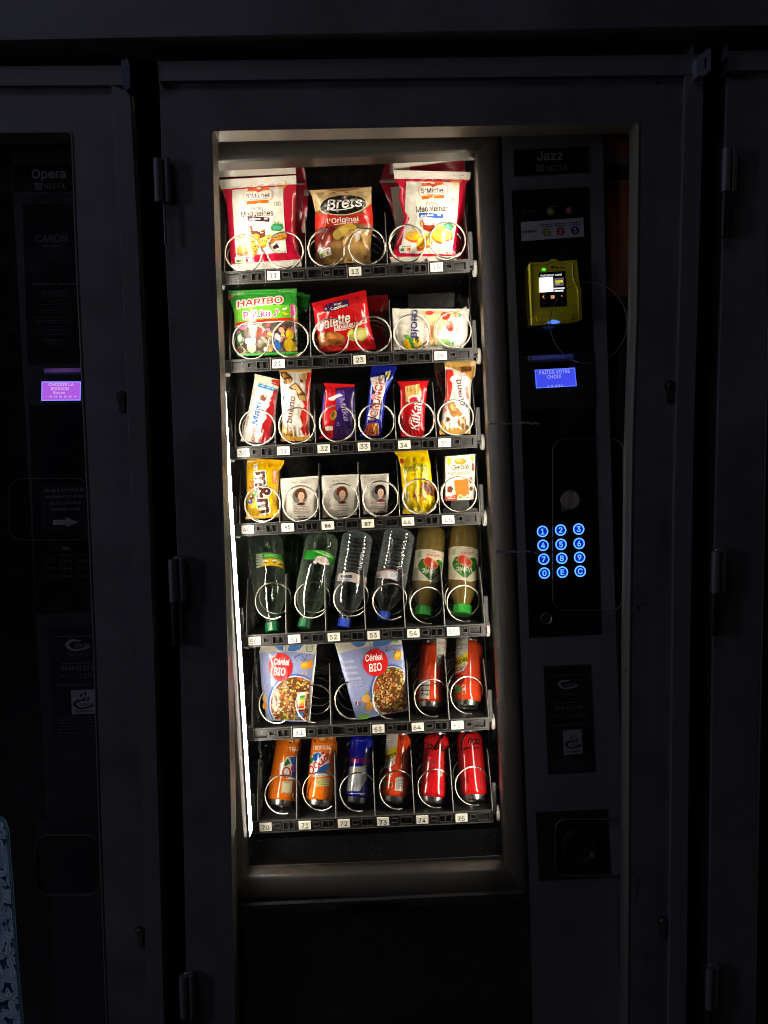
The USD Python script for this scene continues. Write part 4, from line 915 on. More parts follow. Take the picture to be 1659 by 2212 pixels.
A.text('HARIBO', 510, 258, 84, '#c21f22', rot=6, bold=True, width=530, outline='#f3e6d8', ow=17)
A.text('POLKA', 480, 412, 74, '#a62a72', rot=4, bold=True, width=320, outline='#f1e6da', ow=12).text('♪', 700, 400, 70, '#a62a72', outline='#f1e6da', ow=10) if False else A.text('PoLka', 480, 412, 74, '#a62a72', rot=4, bold=True, width=320, outline='#f1e6da', ow=12)
A.ell(685, 425, 24, 16, '#f1e6da', rot=20).add(stroke([(702, 425), (708, 355), (738, 385)], 22), '#f1e6da').ell(685, 425, 15, 10, '#a62a72', rot=20).add(stroke([(700, 423), (708, 362), (732, 385)], 10), '#a62a72')
A.poly([(865, 280), (930, 300), (925, 400), (870, 435)], '#d8368a').poly([(775, 390), (850, 392), (812, 425)], '#e8cf2a').add(affinity.rotate(rr(778, 336, 830, 352, 8), -20), '#f3ead8').text('A bonbons', 815, 112, 18, '#bfe0b0', width=190)
r = random.Random(4)
cols = ['#8a4a3a', '#c9a07a', '#6a5a3a', '#b5505a', '#caa0a0', '#dfc65a', '#c86a4a', '#8c7a58', '#c07a9a', '#4c3a36', '#d8c8b8', '#5a6a3a']
win = Polygon([(230, 552), (942, 494), (938, 826), (240, 850)])
for _ in range(70): A.ell(r.uniform(240, 940), r.uniform(530, 840), r.uniform(18, 46), r.uniform(16, 34), r.choice(cols), rot=r.uniform(0, 180), clip=win)
A.ell(375, 720, 40, 34, '#e9dcc4').ell(435, 715, 36, 38, '#e9dcc4').ell(405, 780, 52, 60, '#e4d4b8').ell(380, 625, 60, 50, '#6e5f4c').ell(485, 620, 55, 55, '#8f4a3c')
A.poly([(235, 625), (300, 612), (312, 735), (245, 748)], '#3a9148').ell(273, 680, 26, 44, '#dfe6d8').ell(860, 640, 45, 58, '#d9b51c', rot=10).ell(850, 760, 62, 66, '#d2ac18').ell(715, 690, 40, 55, '#d8d2cc', rot=15).ell(715, 760, 32, 52, '#2f68b8', rot=10).ell(770, 600, 28, 40, '#d8a888', rot=30)
A.poly([(228, 852), (946, 826), (950, 846), (236, 876)], '#3fae3a')
bag('sweet_bag', 'green bag of mixed sweets with a clear lower window, front one above tag 21', 'sweet bag', A, [(120, 105, 935, 80), (140, 200, 930, 140), (195, 380, 935, 360), (200, 500, 942, 470), (212, 700, 948, 660), (230, 850, 945, 830), (238, 880, 955, 858)], .069, GRN, T=.020, seed=33)

A = Art(850, 1100, 550); bag('waffle_bag', 'dark red biscuit bag in shade, behind the one above tag 23', 'biscuit bag', A, [(1420, 190, 2010, 150), (1430, 500, 2000, 480), (1430, 820, 1990, 800)], .19, '#7e0f12', T=.012, seed=37, nu=16, nv=20)
A = Art(850, 1100, 550)
A.poly([(1303, 263), (1540, 208), (1556, 325), (1318, 392)], '#171c4a').text('Ker', 1425, 278, 44, '#ece4d4', rot=14, bold=True, shear=.1).text('Cadélac', 1440, 330, 40, '#ece4d4', rot=13, bold=True, width=205)
A.poly([(1262, 340), (1278, 270), (1290, 268), (1306, 335), (1310, 375), (1262, 378)], '#1a1a3c').ell(1280, 335, 14, 16, '#e9e2d8')
A.text('Galette', 1375, 500, 104, '#f0e6d6', rot=14, shear=.25, width=400, bold=True).text('Moelleuse', 1540, 545, 56, '#f0e6d6', rot=14, shear=.2, width=330, bold=True)
A.add(stroke(curve([(1390, 610), (1560, 585), (1760, 490)]), 9), '#e8cfc0')
A.ell(1335, 690, 175, 72, '#a05c26', rot=-4).ell(1300, 675, 110, 40, '#b8742f', rot=-4).ell(1250, 745, 60, 24, '#b06a2a').ell(1400, 725, 100, 26, '#8c4c1e', rot=-8)
A.ell(1610, 650, 75, 62, '#c8c45a', rot=15).ell(1690, 640, 82, 72, '#a8a83c', rot=30).ell(1690, 645, 62, 52, '#d2c878', rot=30).ell(1340, 785, 130, 26, '#e0302a', rot=-2)
A.line([(1700, 360), (1715, 440)], 12, '#f0c8c0').line([(1625, 440), (1640, 505)], 10, '#e06050')
bag('waffle_bag', 'bright red bag of soft biscuits with a navy badge, above tag 23', 'biscuit bag', A, [(1105, 255, 1748, 95), (1130, 330, 1755, 180), (1150, 500, 1775, 330), (1175, 640, 1800, 520), (1190, 780, 1850, 700), (1185, 830, 1870, 795)], .070, '#c4141a', T=.022, crease=.0024, ripple=.002, seed=39)

A = Art(1380, 1100, 550)
A.poly([(765, 345), (1130, 350), (1250, 325), (1340, 600), (1180, 720), (985, 770), (900, 765), (885, 500)], '#e2bd8c').poly([(1000, 600), (1180, 560), (1240, 700), (1180, 790), (985, 770)], '#d9d2c6')
A.poly([(1235, 400), (1365, 338), (1345, 640), (1290, 795), (1175, 785), (1220, 560)], '#dcd6ca').poly([(1265, 330), (1330, 292), (1350, 340), (1275, 345)], '#8f8a84')
A.poly([(458, 316), (545, 318), (530, 560), (545, 800), (478, 805)], '#eee8da')
A.text('BjORG', 716, 505, 66, '#26306e', rot=88, bold=True, width=350).text('LUNETTE', 845, 645, 38, '#c4532a', rot=86, width=260).text('FRAISE', 915, 620, 30, '#c8452e', rot=86, width=160, bold=True)
A.ell(660, 745, 70, 52, '#e4b81a', rot=-10).ell(745, 735, 52, 48, '#eac63a').poly([(585, 640), (650, 650), (690, 710), (620, 690)], '#5fa63a').poly([(640, 680), (700, 690), (720, 780), (690, 790)], '#3f8a36').ell(750, 700, 24, 36, '#3a3428')
for x, y, rx, ry, ro in ((895, 382, 48, 34, 0), (1080, 420, 55, 52, -20), (1128, 545, 46, 66, 20)): A.ell(x, y, rx, ry, '#cf2d20', rot=ro).ell(x - 10, y - 8, rx * .5, ry * .5, '#e25a44', rot=ro)
A.poly([(1115, 485), (1145, 470), (1165, 492), (1140, 505)], '#4a8a3a').text('croustillant', 995, 590, 24, '#2f6fa8', rot=84, width=190).text('BIO', 1210, 590, 30, '#8a94a8', rot=82).poly([(1235, 400), (1265, 400), (1262, 430), (1232, 430)], '#3a8a4a').poly([(985, 700), (1120, 690), (1150, 760), (985, 765)], '#8cae70')
A.line([(1190, 380), (1215, 500)], 14, '#c98a48').line([(1240, 480), (1215, 620)], 14, '#c98a48').poly([(1150, 740), (1180, 690), (1200, 700), (1175, 770)], '#4f9a48')
bag('bar_pack', 'white and peach fruit biscuit pack lying sideways above tag 25', 'biscuit pack', A, [(460, 320, 1365, 320), (470, 400, 1362, 420), (482, 600, 1335, 640), (482, 805, 1285, 795)], .068, '#ddd6c8', T=.015, seed=41, seal=(.02, .02), crease=.0022)
plate = Polygon(FM.hit(A.P([(640, 150), (1190, 130), (1190, 300), (650, 315)]), .20))
part('rear_plate', slab(plate, .203, .20, FM), TRAYM, mach)

# --- row 3: tags 30 to 35
A = Art(860, 1400, 560)
A.poly([(400, 178), (690, 250), (684, 300), (398, 262)], '#eadfc0').poly([(595, 240), (692, 252), (680, 330), (590, 290)], '#a8281e').poly([(455, 290), (648, 352), (632, 388), (440, 332)], '#2f8ac8').line([(480, 318), (620, 358)], 10, '#e3eef3')
A.poly([(620, 385), (668, 350), (628, 700), (560, 990), (440, 975), (470, 900), (500, 760), (545, 700), (540, 600), (580, 560), (570, 480), (610, 440)], '#9c1a22').ell(480, 880, 20, 14, '#e8dcd0').ell(575, 490, 24, 18, '#e8dcd0')
A.poly([(405, 330), (440, 300), (330, 640), (280, 960), (235, 960), (300, 700)], '#d6d2ca').text('kinder', 318, 720, 26, '#b03a2a', rot=78, width=120).text('T6+1', 372, 500, 24, '#3a7ab8', rot=78, width=80).lines(392, 390, 100, 2, 14, 6, '#a07a70', rot=78)
A.text('Maxi', 428, 640, 66, '#2b6aae', rot=79, bold=True, shear=.2, width=265).text('kinder', 392, 870, 44, '#8e1d22', rot=78, bold=True, width=190).poly([(470, 450), (500, 425), (545, 470), (520, 505), (470, 490)], '#7a4a34').poly([(500, 425), (545, 430), (545, 470)], '#c9a488')
bag('chocolate_bar', 'white and red chocolate bar leaning right, with blue lettering, above tag 30', 'chocolate bar', A, [(405, 180, 690, 255), (392, 265, 672, 345), (330, 600, 640, 640), (240, 955, 565, 990)], .067, '#dfdace', T=.010, seed=43, seal=(.06, .01), nu=24)
def bueno(A, flip=False):
    pass
A = Art(860, 1400, 560)
A.poly([(678, 112), (1062, 97), (1056, 152), (684, 168)], '#c0923c').poly([(722, 750), (800, 850), (900, 905), (1038, 905), (1045, 950), (696, 960)], '#bb8c3a').poly([(740, 870), (860, 870), (860, 900), (735, 905)], '#6e3a18').line([(850, 850), (850, 955)], 22, '#d9a94a')
A.poly([(985, 165), (1055, 160), (1035, 470), (1020, 880), (985, 905), (925, 820), (965, 780), (930, 690), (950, 600), (985, 560), (960, 500), (1000, 420)], '#c4281c')
A.poly([(697, 160), (765, 150), (845, 235), (830, 290), (760, 315), (735, 290), (740, 250), (700, 200)], '#5e3418').poly([(745, 250), (832, 240), (830, 290), (760, 315)], '#c9a36a').poly([(705, 175), (745, 165), (785, 215), (735, 235)], '#a88248')
A.poly([(795, 350), (880, 285), (985, 410), (1000, 470), (925, 490), (900, 440), (890, 380), (820, 365)], '#5e3418').poly([(820, 345), (878, 300), (950, 400), (910, 430), (890, 375)], '#cba66c').poly([(915, 440), (1000, 440), (1012, 500), (920, 490)], '#b08a50')
A.poly([(935, 180), (1000, 165), (1010, 240), (960, 300), (925, 250)], '#b8905a').ell(945, 268, 18, 20, '#5e3418')
A.text('bueno', 822, 600, 62, '#5a2a1c', rot=83, bold=True, shear=.12, width=310).text('kinder', 755, 590, 28, '#b83a2a', rot=83, width=100).poly([(728, 442), (756, 436), (766, 500), (738, 508)], '#2f62b0').text('white', 905, 600, 34, '#c4b48a', rot=83, width=130).ell(820, 812, 40, 38, '#b8452c').ell(820, 812, 34, 32, '#e0d9cc').text('2', 820, 812, 40, '#b8452c', rot=83, bold=True).lines(950, 850, 70, 1, 10, 22, '#4c4038', seed=6)
bag('chocolate_bar', 'white and gold wafer bar with brown upright lettering, above tag 31', 'chocolate bar', A, [(680, 115, 1060, 100), (690, 165, 1056, 160), (708, 500, 1034, 470), (725, 800, 1032, 800), (700, 955, 1042, 945)], .067, '#d9d3c8', T=.011, seed=45, nu=24)
A = Art(860, 1400, 560)
A.poly([(1345, 345), (1552, 330), (1550, 600), (1562, 905), (1305, 918), (1340, 700), (1345, 600)], '#2f1758').poly([(1345, 380), (1435, 372), (1450, 470), (1360, 620), (1348, 600)], '#5a3a9e').poly([(1197, 400), (1216, 400), (1200, 640), (1172, 660)], '#5a3a9e')
A.poly([(1252, 468), (1385, 412), (1425, 440), (1345, 470), (1320, 495), (1262, 492)], '#e6e0da').poly([(1190, 290), (1555, 300), (1552, 332), (1222, 330)], '#d21a1e')
A.text('Milka', 1440, 600, 62, '#9a8cb4', rot=-76, bold=True, shear=.25, width=270).ell(1315, 665, 36, 60, '#b08a3a', rot=-15).ell(1308, 655, 18, 40, '#7a4a1c', rot=-15).add(rr(1216, 792, 1308, 836, 12), '#d8cfc4').lines(1262, 814, 70, 1, 10, 14, '#5a4a48', seed=2).lines(1370, 765, 40, 3, 16, 5, '#a89a9a', seed=3)
bag('chocolate_bar', 'red and purple chocolate bar above tag 32', 'chocolate bar', A, [(1195, 282, 1555, 300), (1222, 332, 1550, 338), (1190, 600, 1548, 600), (1172, 870, 1556, 870), (1140, 928, 1562, 912)], .067, '#bf1118', T=.010, seed=47, nu=24)
A = Art(1360, 1400, 570)
A.poly([(248, 225), (410, 188), (418, 380), (372, 520), (352, 700), (222, 655), (268, 560), (310, 420)], '#e4dcd0').text('CRUNCH', 328, 455, 82, '#b8241c', rot=80, bold=True, width=440)
A.poly([(425, 150), (480, 140), (470, 230), (430, 250)], '#d8cfa0').poly([(440, 180), (480, 180), (470, 225), (440, 230)], '#b4b02a').ell(285, 445, 26, 34, '#d88a9a').poly([(180, 830), (230, 745), (310, 735), (350, 800), (330, 880), (200, 875)], '#b04a22').poly([(270, 760), (345, 740), (355, 860), (300, 870)], '#c98a3a').line([(300, 745), (330, 860)], 8, '#7a3a18').ell(270, 700, 40, 14, '#b07a3a').ell(240, 690, 16, 12, '#cfd4e8')
bag('chocolate_bar', 'blue crisped rice bar leaning right, with red lettering, above tag 33', 'chocolate bar', A, [(270, 70, 560, 90), (255, 200, 520, 200), (235, 420, 430, 400), (190, 740, 395, 760), (122, 888, 378, 885)], .067, '#161f96', T=.011, seed=49, seal=(.10, .03), nu=24, ripple=.002)
A = Art(1360, 1400, 570)
A.poly([(645, 320), (810, 288), (832, 430), (790, 470), (655, 505)], '#dcae5c').lines(705, 370, 60, 4, 22, 8, '#8a5a2a', rot=80, seed=2).add(sbox(757, 375, 792, 415).difference(sbox(764, 382, 785, 408)), '#8a4a1c').ell(762, 325, 24, 24, '#e6c88a')
A.ell(745, 480, 70, 54, '#e6ddcc').ell(745, 485, 52, 36, '#c4203a')
A.add(ellipse(765, 655, 175, 82, 86), '#b8101c').text('KitKat', 768, 655, 98, '#efe8dc', rot=84, bold=True, shear=.15, width=310, outline='#8c0c14', ow=6)
bag('chocolate_bar', 'red wafer bar with white upright lettering, above tag 34', 'chocolate bar', A, [(555, 262, 920, 252), (588, 315, 900, 305), (592, 600, 872, 600), (598, 850, 868, 850), (605, 890, 870, 885)], .067, '#b81019', T=.010, seed=51, nu=24, seal=(.08, .04))
A = Art(1360, 1400, 570); A.poly([(978, 58), (1105, 55), (1105, 150), (984, 150)], '#8a6a34').poly([(985, 160), (1105, 160), (1110, 480), (1040, 480)], '#8a1c1a')
bag('chocolate_bar', 'gold and red wafer bar mostly hidden, behind the one above tag 35', 'chocolate bar', A, [(980, 60, 1300, 60), (985, 150, 1300, 150), (1035, 480, 1300, 480), (1040, 850, 1300, 850)], .125, '#8c8478', T=.009, seed=52, nu=16, nv=20)
A = Art(1360, 1400, 570)
A.poly([(1088, 22), (1458, 26), (1440, 200), (1392, 250), (1290, 165), (1170, 105), (1100, 97)], '#b8893a').poly([(1090, 25), (1456, 30), (1447, 82), (1098, 92)], '#cda04c').poly([(1270, 95), (1285, 160), (1400, 150), (1405, 120), (1400, 95)], '#6a3a18')
A.poly([(1112, 128), (1185, 130), (1198, 200), (1170, 215), (1150, 250), (1180, 290), (1170, 400), (1110, 600), (1082, 625), (1112, 400)], '#c4281c').poly([(1055, 700), (1120, 800), (1040, 860), (1035, 858)], '#b8893a')
A.poly([(1128, 530), (1190, 500), (1225, 560), (1300, 635), (1275, 665), (1200, 690), (1160, 640)], '#9a6a34').poly([(1150, 540), (1188, 515), (1215, 590), (1190, 620)], '#cba66c').poly([(1228, 705), (1325, 660), (1345, 740), (1385, 800), (1350, 835), (1260, 770)], '#8a5a2a').ell(1290, 715, 40, 28, '#cba66c', rot=-15).poly([(1190, 680), (1240, 660), (1240, 720)], '#e6dccc').ell(1135, 700, 18, 24, '#6a3a18').ell(1125, 830, 30, 20, '#c4281c')
A.poly([(1120, 800), (1250, 790), (1392, 830), (1392, 856), (1036, 866)], '#b8893a')
A.text('bueno', 1282, 400, 62, '#5a2a1c', rot=-80, bold=True, shear=.12, width=300).text('kinder', 1352, 405, 34, '#b83a2a', rot=-80, bold=True, width=135).ell(1302, 200, 40, 38, '#b8452c').ell(1302, 200, 33, 31, '#e0d9cc').text('2', 1302, 200, 38, '#b8452c', rot=-80, bold=True).text('white', 1205, 390, 34, '#c4b48a', rot=-80, width=140).lines(1180, 152, 60, 1, 10, 16, '#4c4038', seed=8).ell(1345, 545, 16, 18, '#3f7ac0')
bag('chocolate_bar', 'white and gold wafer bar standing upside down, above tag 35', 'chocolate bar', A, [(1090, 25, 1455, 30), (1100, 92, 1446, 84), (1110, 400, 1398, 300), (1078, 600, 1386, 600), (1036, 860, 1390, 852)], .067, '#d9d3c8', T=.012, seed=53, nu=24)
# --- row 4: tags 40, 85, 86, 87, 44, 45
A = Art(880, 1740, 560)
A.add(affinity.rotate(rr(332, 212, 384, 285, 12), -4), '#e6dcc0').text('i', 358, 250, 34, '#6a5a20', rot=0, bold=True)
A.text('m&m', 452, 545, 152, '#efe6d6', rot=-84, bold=True, width=478, outline='#efe6d6', ow=16).text('m&m', 452, 545, 150, '#4a2418', rot=-84, bold=True, width=470, outline='#2c1610', ow=5)
A.add(affinity.rotate(rr(552, 285, 606, 448, 22), -4), '#c8641c').text('PEANUT', 580, 365, 30, '#f0dcc0', rot=-84, bold=True, width=140)
for x, y, c in ((322, 410, '#d06a1c'), (318, 480, '#b8401c'), (355, 560, '#3f8a3a'), (300, 650, '#2f4fa0'), (322, 600, '#5a3418'), (330, 720, '#d9b41c'), (360, 690, '#e0bc2a')): A.ell(x, y, 30, 28, c).ell(x - 8, y - 9, 11, 9, '#e8d8b8')
A.ell(345, 770, 70, 40, '#c89a10').lines(345, 235, 90, 1, 10, 8, '#9a7a10', seed=3)
bag('chocolate_bag', 'yellow bag of coated chocolates with brown sideways lettering, above tag 40', 'sweet bag', A, [(250, 145, 682, 170), (250, 200, 676, 212), (246, 330, 624, 300), (250, 600, 612, 600), (240, 820, 624, 800), (228, 855, 624, 832)], .068, '#dca400', T=.017, crease=.0025, ripple=.002, seed=61)
def leafy(A, quad, seed):
    r = random.Random(seed); q = Polygon(quad)
    x0, y0, x1, y1 = q.bounds
    for _ in range(16):
        x, y = r.uniform(x0, x1), r.uniform(y0, y1); a = r.uniform(0, 6.28); p = [(x, y)]
        for k in range(6): a += r.uniform(.1, .55) * (1 if _ % 2 else -1); p.append((p[-1][0] + 30 * math.cos(a), p[-1][1] + 30 * math.sin(a)))
        A.add(stroke(curve(p, 4), 4), '#b9b4a8', clip=q)
def portrait(A, x, y, hair, bust):
    A.ell(x, y, 86, 88, '#6f6d68').ell(x + 12, y - 50, 58, 46, hair).ell(x - 30, y - 20, 24, 34, hair).ell(x + 58, y - 8, 18, 36, hair).poly([(x - 2, y + 30), (x + 32, y + 30), (x + 38, y + 90), (x - 8, y + 90)], '#c99f86').ell(x + 18, y - 4, 36, 46, '#d3ab92')
    A.poly([(x - 40, y + 95), (x + 18, y + 66), (x + 75, y + 88), (x + 20, y + 108)], bust).ell(x + 6, y - 8, 5, 4, '#4a3228').ell(x + 32, y - 8, 5, 4, '#4a3228').ell(x + 20, y + 22, 9, 4, '#9a4a40').line([(x + 19, y - 6), (x + 15, y + 8)], 3, '#a87e68')
PKC = '#cdc7ba'
def packet(label, A, rows, seed, quad, name_at, port, txt_at, word, w=.070, pe=None):
    leafy(A, quad, seed); (nx, ny, nw) = name_at
    for i, ch in enumerate(word):
        if ch != ' ': A.text(ch, nx + (i - (len(word) - 1) / 2) * nw / len(word), ny - (i - len(word) / 2) * 1.1, 19, '#4c4840', rot=3)
    portrait(A, port[0], port[1], port[2], port[3]); A.lines(txt_at[0], txt_at[1], 190, 5, 19, 6, '#8a6a58', rot=2, seed=seed).lines(txt_at[0], txt_at[1] + 80, 120, 1, 10, 10, '#33302c', rot=4, seed=seed + 1)
    bag('paper_packet', label, 'packet', A, rows, w, PKC, rough=.42, T=.006, crease=.0005, ripple=.0001, seal=(.005, .005), power=.25, seed=seed, nu=20, nv=22, group=None)
A = Art(880, 1740, 560)
A.poly([(632, 388), (1075, 352), (1068, 372), (634, 408)], '#e3ded2')
packet('pale grey packet with a brown-haired portrait, above tag 85', A, [(630, 385, 1080, 350), (642, 600, 1062, 585), (665, 868, 1050, 825)], 5, [(640, 405), (1060, 370), (1045, 820), (670, 860)], (855, 430, 190), (865, 590, '#54301f', '#3c1c18'), (885, 745), 'GERL COEY')
A = Art(880, 1740, 560)
A.poly([(1117, 352), (1548, 332), (1545, 350), (1118, 374)], '#e3ded2')
packet('pale grey packet with a red-capped portrait, above tag 86', A, [(1115, 350, 1550, 330), (1120, 600, 1535, 590), (1125, 838, 1520, 800)], 6, [(1122, 375), (1540, 352), (1520, 800), (1130, 830)], (1335, 408, 190), (1340, 570, '#5c2418', '#5a241c'), (1345, 715), 'GERL COEY')
A = Art(1380, 1740, 560)
A.poly([(80, 342), (410, 326), (412, 342), (82, 358)], '#e3ded2')
packet('pale grey packet with a black-haired portrait and pink lettering, above tag 87', A, [(80, 340, 410, 325), (98, 560, 412, 540), (115, 797, 392, 770)], 7, [(85, 355), (408, 340), (395, 765), (120, 790)], (295, 385, 180), (300, 550, '#1e1418', '#6a1c34'), (295, 690), 'ELECTRIQUE')
A = Art(1380, 1740, 560)
A.poly([(540, 160), (582, 150), (586, 205), (545, 212)], '#c4341c').text('belVita', 722, 258, 80, '#75801c', rot=5, bold=True, width=250).text('MIEL', 735, 335, 22, '#8a7a14', rot=5, width=130)
A.poly([(792, 440), (870, 405), (945, 480), (930, 590), (850, 560), (780, 520)], '#7a4418').poly([(800, 470), (900, 470), (925, 545), (860, 535)], '#4e2a10').poly([(770, 500), (850, 540), (850, 640), (780, 650)], '#c48a2c').line([(690, 590), (890, 560)], 14, '#a84a1c').ell(722, 588, 32, 26, '#b03a20').line([(715, 500), (760, 700)], 18, '#c89a20')
A.add(affinity.rotate(rr(674, 448, 735, 474, 8).difference(rr(679, 453, 730, 469, 5)), -3), '#9a8a10').add(rr(600, 540, 645, 660, 8), '#d8cc8c').lines(622, 600, 90, 3, 12, 5, '#8a7a20', rot=80).ell(730, 745, 90, 30, '#e0d060').line([(560, 430), (700, 400), (860, 420)], 6, '#c8a808')
bag('biscuit_pack', 'bright yellow biscuit pack with crumpled top, above tag 44', 'biscuit pack', A, [(455, 58, 862, 45), (515, 130, 868, 110), (545, 250, 892, 200), (560, 400, 905, 370), (568, 600, 945, 600), (575, 760, 960, 740), (568, 792, 835, 788)], .069, '#e2bd00', T=.016, crease=.003, ripple=.0028, seed=67, seal=(.12, .05), waves=4)
# boxed biscuits
A = Art(1380, 1740, 560)
bt = thing('biscuit_box', 'cream carton of chocolate biscuits standing on a grey riser, above tag 45', 'box', FM.at(A.P((1235, 632)), .100)[0], FM)
q = FM.hit(A.P([(1068, 130), (1412, 98), (1396, 626), (1068, 640)]), .066)
ql = np.array([q[0], q[3], q[2], q[1]])
fr_, bk = FM.world(ql[:, 0], .066, ql[:, 1]), FM.world(ql[:, 0] - .001, .116, ql[:, 1] + .002)
V = np.vstack([fr_, bk]); Q = [(0, 1, 2, 3), (5, 4, 7, 6), (4, 0, 3, 7), (1, 5, 6, 2), (4, 5, 1, 0), (3, 2, 6, 7)]
box_m = trimesh.Trimesh(V, [t for a, b, c, d in Q for t in ((a, b, c), (a, c, d))], process=False); box_m.fix_normals()
part('carton', trimesh.Trimesh(box_m.vertices[box_m.faces].reshape(-1, 3), np.arange(36).reshape(-1, 3), process=False), mat('carton_cream', '#e2d9c4', .45, coat=.1, bevel=.001), bt)
A.poly([(1085, 140), (1140, 150), (1125, 230), (1090, 225)], '#c8bc3a').poly([(1340, 130), (1395, 125), (1385, 190)], '#a8b84a').ell(1240, 185, 68, 36, '#d98a2c').ell(1225, 175, 40, 18, '#e6b45a').text('Gerblé', 1242, 248, 52, '#3a4636', rot=4, bold=True, shear=.15, width=190).text('6 BISCUITS', 1242, 290, 14, '#c8442c', rot=4, width=100).text('LAIT CHOCOLAT', 1240, 322, 32, '#c4541c', rot=3, bold=True, width=240)
A.poly([(1160, 405), (1330, 385), (1345, 590), (1190, 600)], '#c47a2c')
for k in range(9): A.line([(1185, 410 + k * 20), (1215, 425 + k * 20), (1250, 405 + k * 20), (1290, 422 + k * 20), (1318, 400 + k * 20)], 6, '#9a5a1c')
A.poly([(1088, 480), (1130, 465), (1160, 500), (1135, 550), (1090, 540)], '#6a3418').ell(1360, 400, 22, 40, '#8a5a34').ell(1362, 500, 20, 26, '#6a3a24').ell(1385, 250, 16, 50, '#8a4a34').ell(1100, 320, 8, 12, '#b86a4a')
A.poly([(1072, 592), (1198, 568), (1202, 632), (1070, 640)], '#c8341c').lines(1134, 605, 95, 2, 20, 8, '#efd8cc', rot=6, seed=3).ell(1240, 595, 32, 28, '#a8b878').text('21', 1240, 596, 22, '#3a5a34', rot=5, bold=True); nutri(A, 1345, 592, 85, 42, rot=2)
printed('carton_print', A, flat_place(FM, .066), PRINT, bt, edge=0)
A = Art(1380, 1740, 560)
# print on the narrow flank
A2 = Art(1380, 1740, 560)

# --- row 5: tags 50 to 55
A = Art(900, 2050, 560)
bottle('drink_bottle', 'dark green bottle lying further back, right of the front one above tag 50', A, (690, 850), (745, 130), 120, 4, DKGREEN, '#0e5a28', w=.19)
A = Art(900, 2050, 560)
bd_ = [(290, 330), (375, 322), (470, 322), (560, 345), (612, 375), (622, 520), (560, 485), (470, 470), (375, 480), (300, 505)]
A.poly(bd_, '#3f9a30').poly([(372, 400), (470, 388), (560, 402), (616, 428), (622, 520), (560, 485), (470, 470), (375, 480)], '#d9ac10').poly([(298, 345), (370, 338), (374, 480), (306, 503)], '#c8cdbd')
for k in range(7): A.line([(303, 365 + k * 18), (366, 358 + k * 18)], 5 if k % 2 else 9, '#4c5a44')
for x, y in ((410, 420), (510, 418), (575, 440)): A.ell(x, y, 30, 14, '#e8dcb0').ell(x, y + 16, 24, 9, '#6a5a14')
A.lines(470, 358, 160, 3, 14, 6, '#a8d890', rot=-3, seed=5)
bottle('water_bottle', 'clear bottle with a green and yellow band, lying cap down above tag 50', A, (485, 1245), (412, 105), 188, 4, GREENB, '#0f6a38', lobes=5)
A = Art(900, 2050, 560)
A.poly([(880, 300), (960, 288), (1080, 298), (1160, 335), (1205, 385), (1195, 465), (1150, 440), (1060, 430), (960, 400), (850, 400)], '#1f8a22').poly([(960, 292), (1080, 302), (1160, 338), (1200, 380), (1190, 400), (1100, 345), (965, 315)], '#5ab83a').ell(1062, 412, 76, 46, '#e6d6cc', rot=-22).poly([(985, 385), (1020, 370), (1010, 420), (982, 410)], '#e6d6cc').poly([(1120, 420), (1150, 450), (1130, 470), (1100, 455)], '#e6d6cc').text('BETTY LOCK', 1062, 414, 24, '#b8503a', rot=-18, width=150, bold=True).lines(1075, 385, 50, 1, 8, 7, '#55504a', rot=-18).ell(980, 433, 22, 20, '#dcd2ca')
A.lines(1075, 342, 180, 1, 8, 12, '#c8e8a8', rot=-22, seed=4)
bottle('water_bottle', 'clear bottle with a green band and white oval badge, above tag 51', A, (855, 1200), (1082, 95), 192, 4, GREENB, '#0d5530', lobes=5)
A = Art(900, 2050, 560)
A.poly([(1255, 560), (1400, 548), (1530, 590), (1620, 640), (1590, 745), (1500, 690), (1390, 655), (1235, 650)], '#a89a92').poly([(1275, 585), (1405, 580), (1412, 618), (1275, 612)], '#37414f').lines(1340, 598, 100, 1, 8, 26, '#8a9ab0', seed=3, ragged=0).text('SPECIAL', 1535, 680, 40, '#7a3a34', rot=-22, width=150).line([(1260, 632), (1380, 636)], 8, '#3a5a9a')
bottle('water_bottle', 'ribbed clear water bottle with a blue cap lit from the left, above tag 52', A, (1310, 1195), (1475, 105), 182, 4, WATER, '#1a3fc0', ribs=11)
A = Art(1400, 2050, 560)
A.poly([(215, 545), (340, 525), (450, 545), (525, 585), (450, 655), (370, 625), (260, 615), (190, 620)], '#b4aca6').poly([(335, 545), (420, 550), (510, 590), (440, 635), (345, 610)], '#c8ccd2').lines(410, 590, 110, 4, 14, 5, '#7a8294', rot=-18, seed=7).line(curve([(240, 530), (350, 522), (450, 542), (525, 580)]), 7, '#b85a5a').text('MON', 222, 595, 34, '#8a4038', rot=10, width=70).line([(180, 620), (190, 560)], 6, '#a0564c')
bottle('water_bottle', 'ribbed clear water bottle with a bright blue cap, above tag 53', A, (287, 1112), (482, 75), 184, 4, WATER, '#1f56d8', ribs=11)
def juice(x, y, A, dx=0):
    pass
